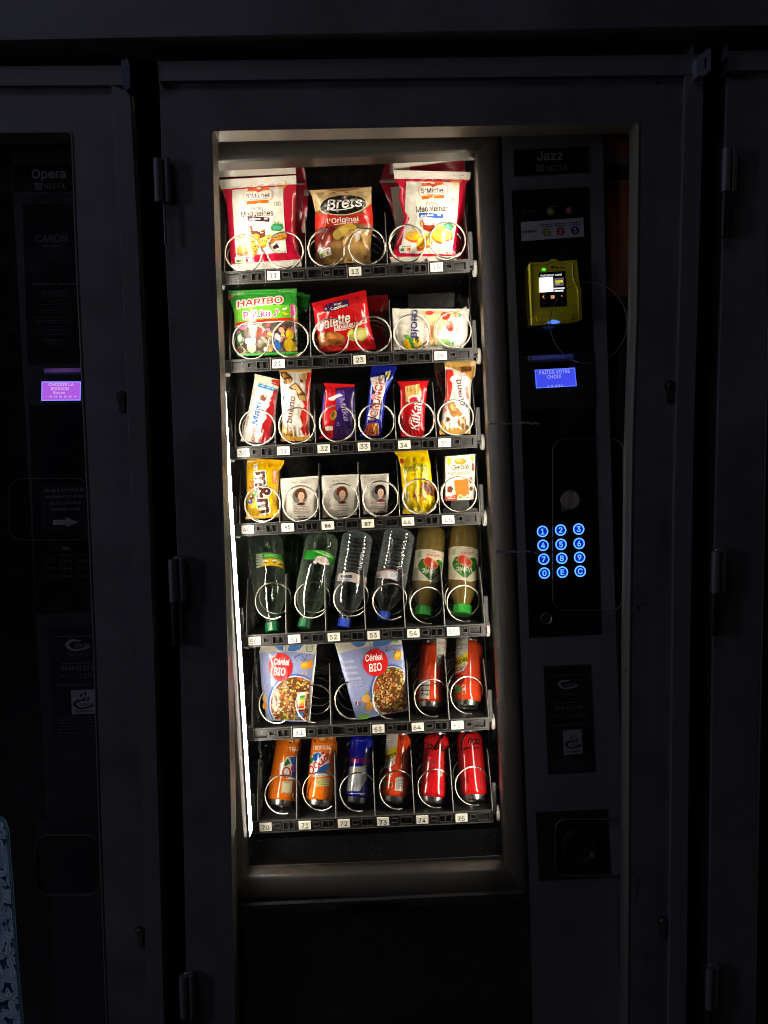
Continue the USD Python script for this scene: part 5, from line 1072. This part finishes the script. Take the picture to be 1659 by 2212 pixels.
for lbl, bot, top, r_, L0, cx in (('amber fruit water bottle with cream label, left one, above tag 54', (750, 1065), (852, 40), 168, 0, 840), ('amber fruit water bottle with cream label, right one, above tag 55', (1197, 1045), (1218, 10), 173, 1, 1235)):
    A = Art(1400, 2050, 560); yo = 0 if L0 == 0 else -25; ro = -7 if L0 == 0 else -3; k = 1
    x0, x1 = (655, 1000) if L0 == 0 else (1040, 1392)
    if L0 == 0: lab = [(662, 300), (700, 285), (800, 280), (900, 295), (1000, 325), (960, 640), (900, 672), (800, 650), (700, 642), (620, 645)]
    else: lab = [(1045, 270), (1100, 252), (1210, 248), (1310, 262), (1388, 290), (1382, 640), (1300, 660), (1200, 640), (1100, 630), (1045, 630)]
    A.poly(lab, '#d9cfb4')
    ht = curve([(cx - 150, 470 + yo), (cx - 110, 400 + yo), (cx - 40, 395 + yo), (cx + 20, 420 + yo), (cx + 95, 405 + yo), (cx + 130, 440 + yo), (cx + 130, 530 + yo), (cx + 60, 600 + yo), (cx, 645 + yo), (cx - 60, 600 + yo), (cx - 130, 530 + yo), (cx - 150, 470 + yo)], 6)
    hp = Polygon(ht).buffer(0).intersection(Polygon(lab).buffer(-4)); A.add(hp, '#2c6a20')
    r = random.Random(L0 + 3)
    for _ in range(26): A.ell(r.uniform(cx - 140, cx + 120), r.uniform(410, 640) + yo, r.uniform(10, 26), r.uniform(8, 16), r.choice(['#4c8a2c', '#1c4a18', '#7aa838', '#37761f']), rot=r.uniform(0, 180), clip=hp)
    A.ell(cx - 25, 430 + yo, 62, 56, '#d98a3c', rot=-30).ell(cx + 18, 462 + yo, 66, 56, '#e0a05a', rot=-30).ell(cx - 27, 430 + yo, 50, 46, '#c83a2c', rot=-30).ell(cx + 16, 462 + yo, 54, 44, '#cc4030', rot=-30).ell(cx + 10, 458 + yo, 18, 10, '#d86a50')
    A.text('Volvic', cx - 8, 545 + yo, 58, '#e9e4d4', rot=180 + ro, bold=True, width=185).text('juicy', cx + 25, 502 + yo, 22, '#dfe0c0', rot=180 + ro, width=60)
    A.text('AGRUMES', cx + 25, 352 + yo, 30, '#b83a34', rot=180 + ro, bold=True, width=150).lines(cx + 10, 318 + yo, 100, 1, 8, 8, '#b86a60', rot=ro).text('2L', cx + 130, 375 + yo, 30, '#c4442c', rot=170).lines(cx + 40, 300 + yo, 60, 1, 6, 5, '#4a4a3a', rot=ro).poly([(cx - 150, 310 + yo), (cx - 105, 298 + yo), (cx - 110, 370 + yo), (cx - 155, 378 + yo)], '#a8b890').lines(cx - 130, 620 + yo, 60, 3, 14, 6, '#a8aa88', rot=ro)
    bottle('juice_bottle', lbl, A, bot, top, r_, 4, JUICE, '#2f9a34', neck=.5, capr=.62, capl=.095, shoulder=[(.105, .52), (.13, .58), (.17, .70), (.22, .84), (.28, .95), (.33, 1.0), (.345, .975), (.36, 1.0)])

# --- row 6: tags 61, 63, 64, 65
def grains(A, bowl, seed, n, clip):
    r = random.Random(seed); x0, y0, x1, y1 = bowl.bounds; c = bowl.intersection(clip)
    A.add(c, '#5c3c1e')
    pts = []
    while len(pts) < n:
        x, y = r.uniform(x0, x1), r.uniform(y0, y1)
        if c.contains(Point(x, y)): pts.append((x, y))
    for x, y in pts: A.items.append((ellipse(x, y, r.uniform(9, 19), r.uniform(6, 12), r.uniform(0, 180), 3).intersection(c.buffer(3)), 3 + r.randrange(2), lin(r.choice(['#7a4a22', '#a8723a', '#c8985a', '#8a5c30', '#6a3c1c', '#b8843c', '#4a2c16', '#d8b478', '#9a6434', '#c86a3a', '#d9c088']))))
    for _ in range(n // 9):
        x, y = r.choice(pts); A.items.append((ellipse(x, y, r.uniform(14, 30), r.uniform(5, 9), r.uniform(0, 180), 3).intersection(c.buffer(2)), 5, lin(r.choice(['#8aa83a', '#a8b84a', '#c8442c', '#b83a2a', '#d8c04a'])))); 
A = Art(920, 2480, 560)
out = Polygon([(295, 108), (945, 85), (905, 300), (880, 600), (850, 1008), (362, 990), (300, 600), (272, 200)])
A.poly([(300, 108), (945, 85), (925, 225), (700, 192), (450, 190), (274, 205)], '#b9b4a6').poly([(440, 112), (560, 106), (552, 185), (490, 165)], '#4470ae').poly([(620, 103), (800, 96), (745, 165), (680, 188), (608, 182)], '#4470ae').add(stroke([(578, 110), (578, 200)], 5), '#5a5a54').add(rr(820, 105, 895, 195, 24).difference(rr(828, 113, 887, 187, 18)), '#4a7a4a').text('27', 850, 150, 40, '#4a7a4a', rot=-10, bold=True)
bowl = ellipse(690, 790, 310, 350); A.add(bowl.intersection(out.buffer(-14)), '#3a62b4').add(ellipse(695, 795, 296, 336).intersection(out.buffer(-14)), '#c9c2c8'); grains(A, ellipse(698, 800, 284, 326), 3, 330, out.buffer(-18))
A.ell(528, 362, 140, 158, '#cf2026').text('Céréal', 545, 300, 66, '#f4ece4', rot=-2, bold=True, width=180, shear=.1).text('BIO', 520, 412, 84, '#f4ece4', rot=-2, bold=True, width=130, shear=.08)
A.ell(815, 345, 58, 46, '#d9921c').poly([(845, 310), (890, 262), (885, 380), (850, 380)], '#d98a1c').ell(800, 335, 30, 22, '#e8b048').lines(810, 425, 120, 2, 26, 20, '#d8a868', seed=3)
r = random.Random(9)
for _ in range(16): A.ell(r.uniform(690, 880), r.uniform(215, 300), 7, 6, '#3c3450')
A.lines(330, 395, 90, 6, 48, 30, '#a8a8c4', rot=-4, seed=4).lines(350, 600, 80, 2, 30, 12, '#c88a9a', rot=-3)
A.poly([(722, 655), (818, 650), (806, 850), (704, 858)], '#e2dcd0')
for k, c in enumerate(('#2f8a44', '#8ab83a', '#e0c02a', '#e0882a', '#cc3a22')): A.poly([(755 - k * 3, 690 + k * 30), (808 - k * 2, 688 + k * 30), (806 - k * 2, 716 + k * 30), (752 - k * 3, 718 + k * 30)], c)
A.text('NUTRI', 738, 670, 20, '#4a4a44', rot=2, width=60).ell(750, 922, 46, 46, '#3a62a8').text('3x', 750, 925, 34, '#e8e8ee', bold=True)
A.poly([(908, 300), (925, 225), (938, 160), (930, 300), (895, 600), (862, 1008), (846, 1008), (872, 600)], '#dcd8d4').ell(340, 735, 26, 40, '#c89a4a').ell(345, 820, 30, 45, '#b8843a').poly([(340, 900), (400, 960), (390, 975), (345, 930)], '#6a9a4a')
POUCH = '#8790bb'
bag('meal_pouch', 'lavender grain salad pouch with red badge, above tag 61', 'food pouch', A, [(297, 105, 946, 85), (274, 205, 928, 200), (288, 400, 905, 350), (302, 600, 884, 580), (330, 800, 868, 800), (362, 990, 850, 1010)], .078, POUCH, rough=.36, T=.012, crease=.001, ripple=.0003, seal=(.02, .01), power=.6, seed=71)
A = Art(1430, 2480, 550)
out = Polygon([(-372, 90), (412, 40), (440, 200), (470, 560), (500, 890), (-113, 1005), (-230, 600), (-335, 210)])
A.poly([(-372, 92), (412, 42), (425, 110), (200, 120), (0, 140), (-330, 220)], '#b9b4a6').poly([(-190, 82), (10, 66), (-20, 120), (-90, 145), (-150, 120)], '#4470ae').poly([(75, 62), (330, 48), (270, 110), (180, 130), (85, 130)], '#4470ae').add(stroke([(40, 68), (55, 160)], 6), '#5a5a54').ell(345, 70, 40, 18, '#6a9a4a', rot=-15)
A.add(ellipse(300, 660, 248, 322).intersection(out.buffer(-10)), '#3a62b4').add(ellipse(304, 664, 234, 308).intersection(out.buffer(-10)), '#c9c2c8'); grains(A, ellipse(306, 668, 222, 298), 5, 330, out.buffer(-12))
A.ell(112, 315, 148, 158, '#cf2026').text('Céréal', 95, 252, 70, '#f4ece4', rot=7, bold=True, width=205, shear=.08).text('BIO', 112, 368, 88, '#f4ece4', rot=7, bold=True, width=148, shear=.06)
A.ell(375, 235, 46, 60, '#dca028', rot=-10).ell(372, 225, 26, 32, '#ecc048', rot=-10).lines(400, 300, 80, 2, 22, 16, '#d8a868', seed=6)
r = random.Random(12)
for _ in range(14): A.ell(r.uniform(230, 420), r.uniform(120, 190), 7, 6, '#3c3450')
for t, x, y, wd in (('Salade', -205, 302, 135), ('lentilles,', -175, 372, 160), ('tomates,', -165, 438, 155), ('épeautre', -140, 502, 165)): A.text(t, x, y, 36, '#c4c4d8', rot=8, bold=True, width=wd)
A.lines(-110, 560, 150, 2, 32, 12, '#b4b4cc', rot=8, seed=8).lines(-10, 610, 90, 2, 28, 14, '#c8a0b4', rot=20, seed=9)
A.ell(-100, 795, 30, 22, '#e8e4e4').poly([(-130, 780), (-105, 775), (-105, 815), (-125, 818)], '#26263c').poly([(-95, 775), (-72, 778), (-75, 812), (-95, 812)], '#c43a34').lines(-100, 845, 50, 2, 18, 8, '#b4b4cc', seed=3)
A.poly([(-20, 700), (20, 640), (40, 660), (10, 720)], '#7a9a3a').ell(5, 740, 55, 46, '#d8a048', rot=20).ell(40, 830, 45, 60, '#c88a3a', rot=-10).poly([(-95, 960), (-20, 920), (60, 940), (20, 985), (-95, 1000)], '#6a9a4a')
bag('meal_pouch', 'lavender grain salad pouch turned slightly right, above tag 63', 'food pouch', A, [(-372, 90, 412, 40), (-336, 210, 436, 180), (-288, 400, 455, 370), (-230, 600, 474, 560), (-172, 800, 488, 740), (-113, 1003, 500, 890)], .080, POUCH, rough=.36, T=.012, crease=.001, ripple=.0003, seal=(.02, .01), power=.6, seed=73)
CIT = '#d4401a'
A = Art(1430, 2480, 550)
A.poly([(828, 40), (948, 45), (945, 230), (838, 400), (832, 250)], '#c4beb4').text('AGRU', 895, 95, 36, '#9a4a3a', rot=-6, width=90).lines(885, 165, 90, 3, 22, 10, '#9a8a7a', rot=-6, seed=4).add(ellipse(870, 270, 36, 38).difference(ellipse(870, 270, 29, 31)), '#3c3630').lines(870, 270, 36, 1, 6, 8, '#3c3630', ragged=0)
A.poly([(600, 60), (660, 60), (655, 240), (612, 330), (600, 320)], '#c4beb4').poly([(600, 330), (655, 245), (640, 340), (605, 400)], '#d8c81a').poly([(830, 395), (945, 225), (950, 330), (850, 480)], '#d8b41a').poly([(640, 530), (835, 530), (748, 760), (628, 745)], '#c4b89c') if False else A.poly([(640, 530), (755, 530), (748, 760), (628, 745)], '#c8beb0')
for k in range(8): A.line([(650, 560 + k * 19), (745, 564 + k * 19)], 4 + 6 * (k % 3), '#4c4640')
A.lines(735, 80, 130, 2, 50, 34, '#7a1c10', rot=-3, seed=6, ragged=.1).lines(690, 705, 90, 3, 12, 6, '#6a6258', seed=3)
can('drink_can', 'orange-red citrus soda can showing its bar code, above tag 64', A, (745, 868), (800, -40), 155, 5, CIT, tall=.150)
A = Art(1430, 2480, 550)
A.poly([(1040, 20), (1205, 20), (1192, 330), (1150, 420), (1050, 460), (1040, 440)], '#c4beb4').text('UMES', 1105, 50, 34, '#4c4038', rot=4, width=110).text('SHAKEN', 1120, 118, 26, '#5c5048', rot=4, width=130).lines(1110, 160, 120, 1, 10, 10, '#8a8074', rot=4)
A.poly([(1040, 290), (1200, 200), (1195, 310), (1045, 395)], '#dcc81c').text('eppes', 1122, 300, 50, '#26221c', rot=20, bold=True, shear=.2, width=150).text('ZERO', 1108, 400, 42, '#26221c', rot=10, width=115).line([(1040, 455), (1150, 415), (1195, 325)], 8, '#e8e2d8').ell(1100, 520, 62, 55, '#7a1c14').ell(1100, 520, 46, 40, '#a8341c').ell(1085, 640, 38, 44, '#5a9a30', rot=20)
A.add(rr(1130, 590, 1178, 698, 8).difference(rr(1137, 597, 1171, 691, 6)), '#c8b8a8').ell(1154, 640, 12, 20, '#c8b8a8').text('BIO', 1275, 150, 60, '#c8501c', rot=-84, width=190)
can('drink_can', 'orange-red citrus soda can with a yellow stripe, leaning at the right, above tag 65', A, (1197, 850), (1218, -50), 158, 5, CIT, tall=.150)

# --- row 7: tags 70 to 75
ORG = '#dd6c10'
A = Art(940, 2840, 560)
A.poly([(395, 118), (705, 118), (700, 195), (690, 205), (400, 205)], '#c8620c').ell(580, 165, 26, 18, '#d8b45a').ell(575, 178, 16, 10, '#4a2a10').ell(660, 160, 30, 20, '#e0b060')
A.text('TRO', 612, 255, 44, '#e8dccb', rot=3, bold=True, width=110).lines(425, 245, 26, 1, 8, 44, '#e0b070')
A.poly([(480, 440), (540, 340), (650, 340), (650, 620), (520, 600), (470, 540)], '#dccfc4').poly([(560, 350), (660, 345), (655, 610), (585, 560), (600, 440)], '#2058a8').poly([(498, 440), (545, 358), (575, 420), (520, 455)], '#1f6a30').add(ellipse(530, 525, 52, 66).difference(ellipse(530, 525, 34, 48)), '#b02420').add(ellipse(615, 480, 34, 42).difference(ellipse(615, 480, 18, 26)), '#b02420').add(stroke(curve([(645, 520), (640, 450), (660, 400)]), 18), '#b02420').poly([(455, 420), (490, 400), (470, 540), (450, 560)], '#e2d6ca')
A.poly([(480, 630), (600, 625), (590, 768), (470, 762)], '#cfc6a2').add(sbox(500, 648, 575, 738), '#cfc6a2').lines(530, 755, 80, 1, 8, 9, '#8a845c').lines(540, 640, 80, 1, 8, 7, '#8a845c').lines(460, 800, 60, 1, 8, 10, '#e8b070')
can('drink_can', 'orange can with half a red and blue logo, leaning left, above tag 70', A, (452, 912), (575, 70), 152, 6, ORG, tall=.150)
A = Art(940, 2840, 560)
A.poly([(815, 105), (1105, 95), (1100, 180), (815, 190)], '#c8620c').ell(945, 135, 34, 24, '#e0b060').ell(1040, 130, 26, 18, '#d89a50').ell(858, 160, 18, 10, '#4a2a10')
A.text('TROPICAL', 940, 238, 46, '#e8dccb', rot=3, bold=True, width=210)
A.poly([(815, 350), (860, 290), (960, 285), (1030, 400), (1000, 500), (930, 545), (860, 550), (800, 520)], '#dccfc4').poly([(840, 320), (900, 290), (940, 330), (870, 400), (835, 385)], '#2058a8').poly([(855, 540), (900, 470), (1030, 410), (1020, 480), (950, 540)], '#2058a8').poly([(800, 430), (812, 350), (835, 350), (838, 410)], '#1f6a30')
A.add(ellipse(818, 497, 32, 50).difference(ellipse(818, 497, 19, 34)), '#b02420').add(ellipse(872, 440, 30, 40, 20).difference(ellipse(872, 440, 16, 24, 20)), '#b02420').add(stroke(curve([(900, 480), (905, 420), (925, 440), (950, 415), (935, 370)]), 18), '#b02420').add(stroke(curve([(960, 420), (975, 340), (965, 350)]), 16), '#b02420').add(stroke(curve([(1012, 310), (985, 330), (1005, 360), (985, 395)]), 18), '#b02420').ell(950, 302, 20, 16, '#b02420').poly([(830, 560), (870, 550), (1040, 520), (1035, 560), (850, 590)], '#c8c4bc')
A.poly([(882, 600), (1030, 590), (1025, 680), (872, 692)], '#c4bd7c').text('SOURCE DE', 957, 614, 20, '#5a5a2a', rot=4, width=120).text('FRAICHEUR', 955, 640, 20, '#5a5a2a', rot=4, width=120).lines(950, 668, 110, 1, 8, 8, '#6a6a34', rot=4)
can('drink_can', 'orange tropical drink can with blue and red logo, above tag 71', A, (900, 915), (985, 45), 156, 6, ORG, tall=.150)
A = Art(940, 2840, 560)
A.poly([(1255, 460), (1445, 455), (1460, 620), (1370, 740), (1220, 740), (1245, 600)], '#aeb0b4').poly([(1380, 620), (1480, 560), (1470, 740), (1350, 745)], '#11189a').poly([(1445, 250), (1530, 200), (1550, 170), (1545, 260), (1470, 360)], '#b4b6ba').poly([(1480, 300), (1540, 240), (1535, 330)], '#b8bac0') if False else A.poly([(1255, 460), (1450, 455), (1462, 600), (1375, 742), (1222, 742), (1245, 600)], '#aeb0b4')
A.text('Red Bull', 1385, 388, 54, '#c41c30', rot=-2, bold=True, width=230).lines(1380, 160, 120, 1, 8, 8, '#6a70c0').poly([(1385, 455), (1470, 440), (1440, 470)], '#c8a83a').ell(1340, 495, 40, 22, '#b4a878').lines(1360, 525, 150, 1, 10, 14, '#6a6a74').line([(1250, 770), (1440, 772)], 10, '#a8acb4').line([(1225, 755), (1340, 752)], 12, '#11189a').lines(1400, 775, 80, 2, 16, 9, '#c8ccd4')
can('drink_can', 'slim blue and silver energy drink can with red lettering, above tag 72', A, (1332, 880), (1415, 72), 140, 6, '#0c1290', tall=None)
A = Art(1440, 2840, 560)
A.poly([(190, 60), (345, 50), (330, 230), (180, 320)], '#c4beb4').lines(260, 130, 110, 5, 26, 8, '#8a8074', rot=-3, seed=3).poly([(168, 300), (328, 215), (322, 330), (165, 420)], '#dcc41c').text('eppes', 245, 325, 50, '#26221c', rot=24, bold=True, shear=.2, width=150).poly([(162, 425), (320, 335), (300, 430), (230, 475), (160, 480)], '#c4beb4').text('ZERO', 225, 415, 42, '#26221c', rot=14, width=105).poly([(490, 120), (512, 110), (505, 200), (440, 300), (480, 220)], '#c4beb4')
A.lines(420, 80, 100, 1, 8, 24, '#7a1c10', seed=2).add(ellipse(383, 132, 22, 24).difference(ellipse(383, 132, 15, 17)), '#4a1410').text('i', 435, 140, 40, '#4a1410', bold=True).add(ellipse(240, 520, 30, 60, 20).difference(ellipse(236, 520, 22, 50, 20)), '#e8d8c8').ell(205, 520, 40, 50, '#8a2414').ell(188, 650, 20, 44, '#5a9a30', rot=20)
A.poly([(310, 590), (400, 575), (395, 745), (300, 735)], '#c8beb0').add(rr(240, 635, 276, 700, 6).difference(rr(246, 641, 270, 694, 4)), '#c8b8a8')
for k in range(7): A.line([(318, 610 + k * 17), (390, 604 + k * 17)], 4 + 5 * (k % 2), '#6a6258')
can('drink_can', 'orange-red citrus soda can with a yellow stripe, lower shelf, above tag 73', A, (290, 872), (362, -20), 145, 6, CIT, tall=.150)
COLA = '#b81418'
def script(A, P, w, color): A.add(stroke(curve(P, 6), w), color)
A = Art(1440, 2840, 560)
script(A, [(640, 120), (700, 80), (770, 75), (810, 95)], 14, '#150708'); script(A, [(668, 175), (640, 200), (650, 260), (690, 250)], 14, '#150708'); A.add(ellipse(715, 225, 26, 34, -15).difference(ellipse(715, 225, 14, 22, -15)), '#150708')
script(A, [(740, 270), (790, 180), (840, 100), (870, 90), (830, 150), (775, 240), (770, 268), (800, 245)], 14, '#150708'); A.add(ellipse(825, 235, 24, 32, -20).difference(ellipse(825, 235, 12, 20, -20)), '#150708'); script(A, [(862, 190), (845, 255), (850, 275), (868, 260)], 14, '#150708'); script(A, [(910, 100), (930, 140), (935, 200)], 16, '#150708')
A.lines(672, 325, 60, 1, 8, 14, '#5a0c10').poly([(635, 410), (800, 395), (790, 425), (640, 440)], '#7a3438').line([(640, 470), (700, 455), (680, 520)], 8, '#8a4448').line([(620, 560), (690, 480)], 8, '#8a4448').line([(650, 640), (760, 440)], 6, '#a8383c').poly([(798, 480), (855, 490), (850, 570), (800, 570)], '#b8a890').lines(825, 530, 46, 4, 14, 5, '#5a5040', rot=-4)
can('drink_can', 'red cola can with black script lettering, above tag 74', A, (732, 878), (800, -30), 150, 6, COLA, tall=.150)
A = Art(1440, 2840, 560)
script(A, [(1180, 70), (1130, 75), (1080, 150), (1070, 230), (1100, 255), (1140, 240)], 20, '#150708'); script(A, [(1150, 240), (1230, 245), (1270, 235)], 10, '#150708'); A.add(ellipse(1172, 165, 26, 36, -12).difference(ellipse(1172, 165, 13, 22, -12)), '#150708'); script(A, [(1240, 140), (1205, 150), (1200, 195), (1235, 190)], 14, '#150708'); A.add(ellipse(1262, 168, 22, 32, -12).difference(ellipse(1262, 168, 11, 20, -12)), '#150708'); script(A, [(1284, 140), (1276, 185), (1290, 205)], 12, '#150708')
A.lines(1105, 430, 90, 2, 18, 7, '#7a2024', rot=84, seed=5).lines(1135, 600, 120, 2, 18, 8, '#7a1418', rot=84, seed=6).lines(1110, 640, 100, 1, 18, 8, '#8a3034', rot=84, seed=8).lines(1310, 640, 150, 2, 20, 7, '#8a3034', rot=88, seed=7)
can('drink_can', 'red cola can with the script cut off at the right, above tag 75', A, (1222, 852), (1150, -30), 152, 6, COLA, tall=.150)
# ---------------------------------------------------------------- the unlit drinks machine on the left
LW = .11
def lp(pts, y=LW): return Polygon(FC.hit(pts, y))
dm = thing('drinks_machine', 'dark unlit hot drinks machine with a purple display, behind the left cabinet door', 'vending machine', FC.world(-.75, LW, .1))
part('front_panel', slab(lp([(-420, 270), (300, 270), (330, 1500), (360, 2500), (-380, 2500)]), LW + .05, LW, FC), mat('drinks_front', (.012, .012, .013), .3), dm)
part('grey_column', slab(lp([(22, 305), (240, 300), (262, 1100), (275, 1400), (300, 2500), (140, 2500), (60, 1000)], LW - .012), LW, LW - .012, FC), mat('drinks_grey', '#26262a', .5), dm)
part('black_column', slab(lp([(-300, 300), (22, 305), (60, 1000), (140, 2500), (-300, 2500)], LW - .006), LW, LW - .006, FC), mat('drinks_black', (.008, .008, .009), .25), dm)
W2 = LW - .013
q = part('name_plate', slab(lp([(24, 357), (230, 355), (232, 414), (27, 417)], W2), LW - .012, W2, FC), GLOSSBLACK, dm)
A = Art(); A.add(LineString([(24.5, 358), (27, 416), (210, 414.5)]).buffer(.5), '#6a6a66'); A.text('Opera', 105, 375, 19, '#8f8f8f', rot=1, bold=True, width=73).text('NECTA', 118, 402, 11, '#848484', rot=1, width=45).poly([(74, 394), (92, 395), (90, 411), (76, 410)], '#6b6b6b')
for y in (398, 402, 406): A.line([(73, y), (88, y + .8)], 1.1, '#161616')
printed('name_lettering', A, flat_place(FC, W2 - .0002), PAPER, q, edge=0)
q = part('info_panel', slab(lp([(48, 440), (240, 438), (258, 1320), (78, 1326)], W2), LW - .012, W2, FC), mat('info_black', (.006, .006, .008), .3), dm)
A = Art(); A.text('CARON', 111, 515, 16, '#55565c', rot=1, width=68).lines(111, 531, 38, 1, 4, 4, '#36373c', ragged=0)
g = '#4a4a50'; A.text('Informations Allergènes', 118, 613, 5.2, g, rot=1, width=98, bold=True)
for y, w_, n in ((628, 26, 1), (635, 62, 3), (650, 28, 1), (657, 88, 1), (665, 30, 1), (672, 64, 2), (685, 100, 1), (694, 96, 2), (706, 40, 1), (714, 78, 2), (722, 96, 1), (733, 60, 1), (741, 40, 3)): A.lines(119, y, w_, n, 4.5, 1.5, '#3c3c42', rot=1, seed=y)
printed('info_lettering', A, flat_place(FC, W2 - .0002), PAPER, q, edge=0)
part('display_recess', slab(lp([(60, 788), (238, 786), (240, 872), (64, 876)], W2 - .001), W2 - .0002, W2 - .0012, FC), BLACK, dm)
hood(dm, FC, [(92, 796), (205, 795)], [(97, 811), (205, 810)], W2 - .020, W2 - .001, mat('hood_left', (.16, .18, .22), .2, coat=.5))
lcd('display', [(90, 824), (175, 824), (174, 865), (89, 866)], flat_place(FC, W2 - .0020), (.44, .11, .78), (.95, .62, 1.05), (.34, .36, 1.5),
    [('CHOISIR LA', 132, 830.5, 6.6, 54, 0), ('BOISSON', 129, 839.5, 6.6, 38, 0), ('Sucre', 127, 848, 5.6, 26, 0), ('- o o o o o +', 131, 856, 5, 68, 0)], dm, FC, W2)
A = Art(); c1 = '#77777d'
for t, x, y, w_ in (('Un seul système de', 139, 1059, 88), ('paiement situé au', 140, 1073, 80), ('milieu des deux', 141, 1086.5, 69), ('distributeurs', 142, 1100, 62)): A.text(t.upper(), x, y, 5.2, c1, rot=1, bold=True, width=w_)
A.poly([(114.5, 1123), (142, 1122.5), (142, 1117), (169, 1128), (143, 1139), (143, 1133.5), (114.5, 1134)], '#8d8d90')
st = part('arrow_sticker', slab(lp([(88, 1048), (236, 1046), (238, 1150), (90, 1152)], W2 - .0006), W2 - .0002, W2 - .0006, FC), mat('sticker_black2', (.007, .007, .009), .4), dm)
printed('arrow_lettering', A, flat_place(FC, W2 - .0008), PAPER, st, edge=0)
A = Art(); A.poly([(134, 1181), (151, 1181), (151, 1188), (134, 1188)], '#4c4c50').lines(141, 1199, 33, 1, 4, 2.2, '#4a4a4e', seed=2).lines(180, 1198, 20, 1, 4, 2.2, '#4a4a4e', seed=4)
for y, a, b in ((1212, '0,45 €', '0,42 €'), (1228, '0,40 €', '0,36 €'), (1245, '0,30 €', '0,30 €')): A.text(a, 143, y, 6, '#66666a', rot=1, width=26).text(b, 180, y - 1, 6, '#66666a', rot=1, width=25).lines(108, y, 24, 2, 5, 2, '#3e3e42', seed=y)
printed('price_list', A, flat_place(FC, W2 - .0003), PAPER, dm, edge=0)
service_sticker(dm, [(103, 1355), (232, 1352), (237, 1580), (114, 1584)], '13926', FC, W2 + .0006)
part('cup_station', slab(lp([(78, 1770), (245, 1768), (252, 1925), (92, 1928)], W2), LW - .012, W2, FC), BLACK, dm)

# ---------------------------------------------------------------- leaf-patterned cushion at the lower left, nearer the camera
YP = -.30
fab = mat('cushion_cloth', '#17425e', .8, bump=.4, bscale=900, bdist=.0005, vary=.5, vscale=40, color2='#1d4f70')
edge_px = [(-160, 1762), (-14, 1764), (4, 1768), (15, 1778), (22, 1800), (25, 1850), (31, 1920), (38, 2030), (45, 2120), (53, 2212), (64, 2360), (74, 2480), (-160, 2480)]
edge_px = [(x - 7 if x > -100 else x, y) for x, y in edge_px]
cq = Polygon(FC.hit(edge_px, YP)).buffer(-.004).buffer(.004)
cu_ = thing('patterned_cushion', 'dark blue cushion edge printed with pale leaves, in the lower left corner', 'cushion', FC.at((-40, 2300), YP)[0])
ring_n = 9; V, Fc = [], []
pts = np.array(cq.exterior.coords)[:-1]
def offs(d):
    b = cq.buffer(-d); return b
prof = [(0, .005), (.0008, .002), (.002, .0006), (.003, 0)]
layers = [slab(cq.buffer(-d), YP + .008, YP + z, FC) for d, z in prof]
part('cover', cat(layers), fab, cu_)
A = Art(); r = random.Random(2)
def leaf(x, y, L, a, c='#8fa6b8'):
    w = L * .21; p = [(0, 0), (L * .25, -w * .9), (L * .6, -w), (L, 0), (L * .6, w), (L * .25, w * .9)]
    g = affinity.translate(affinity.rotate(Polygon(curve(p + p[:1], 6)).buffer(0), a, origin=(0, 0)), x, y); mid_ = affinity.translate(affinity.rotate(LineString([(L * .05, 0), (L * .85, 0)]).buffer(.45), a, origin=(0, 0)), x, y)
    return g.difference(mid_)
inset = Polygon(edge_px).buffer(-1.2)
for y0 in range(1760, 2420, 44):
    for x0 in range(-70, 70, 34):
        ox = x0 + r.uniform(-5, 5) + (22 if (y0 // 44) % 2 else 0); oy = y0 + r.uniform(-6, 6)
        for a in (-150, -95, -40, 25, 80): A.add(leaf(ox, oy, r.uniform(26, 34), a + r.uniform(-10, 10)).intersection(inset), r.choice(['#b4d4ea', '#a6c8e0', '#c2dff0']))
        A.add(LineString([(ox, oy), (ox + 14, oy - 26)]).buffer(.8).intersection(inset), '#b4d4ea')
printed('leaf_print', A, flat_place(FC, YP - .0005), PAPER, cu_, edge=0)
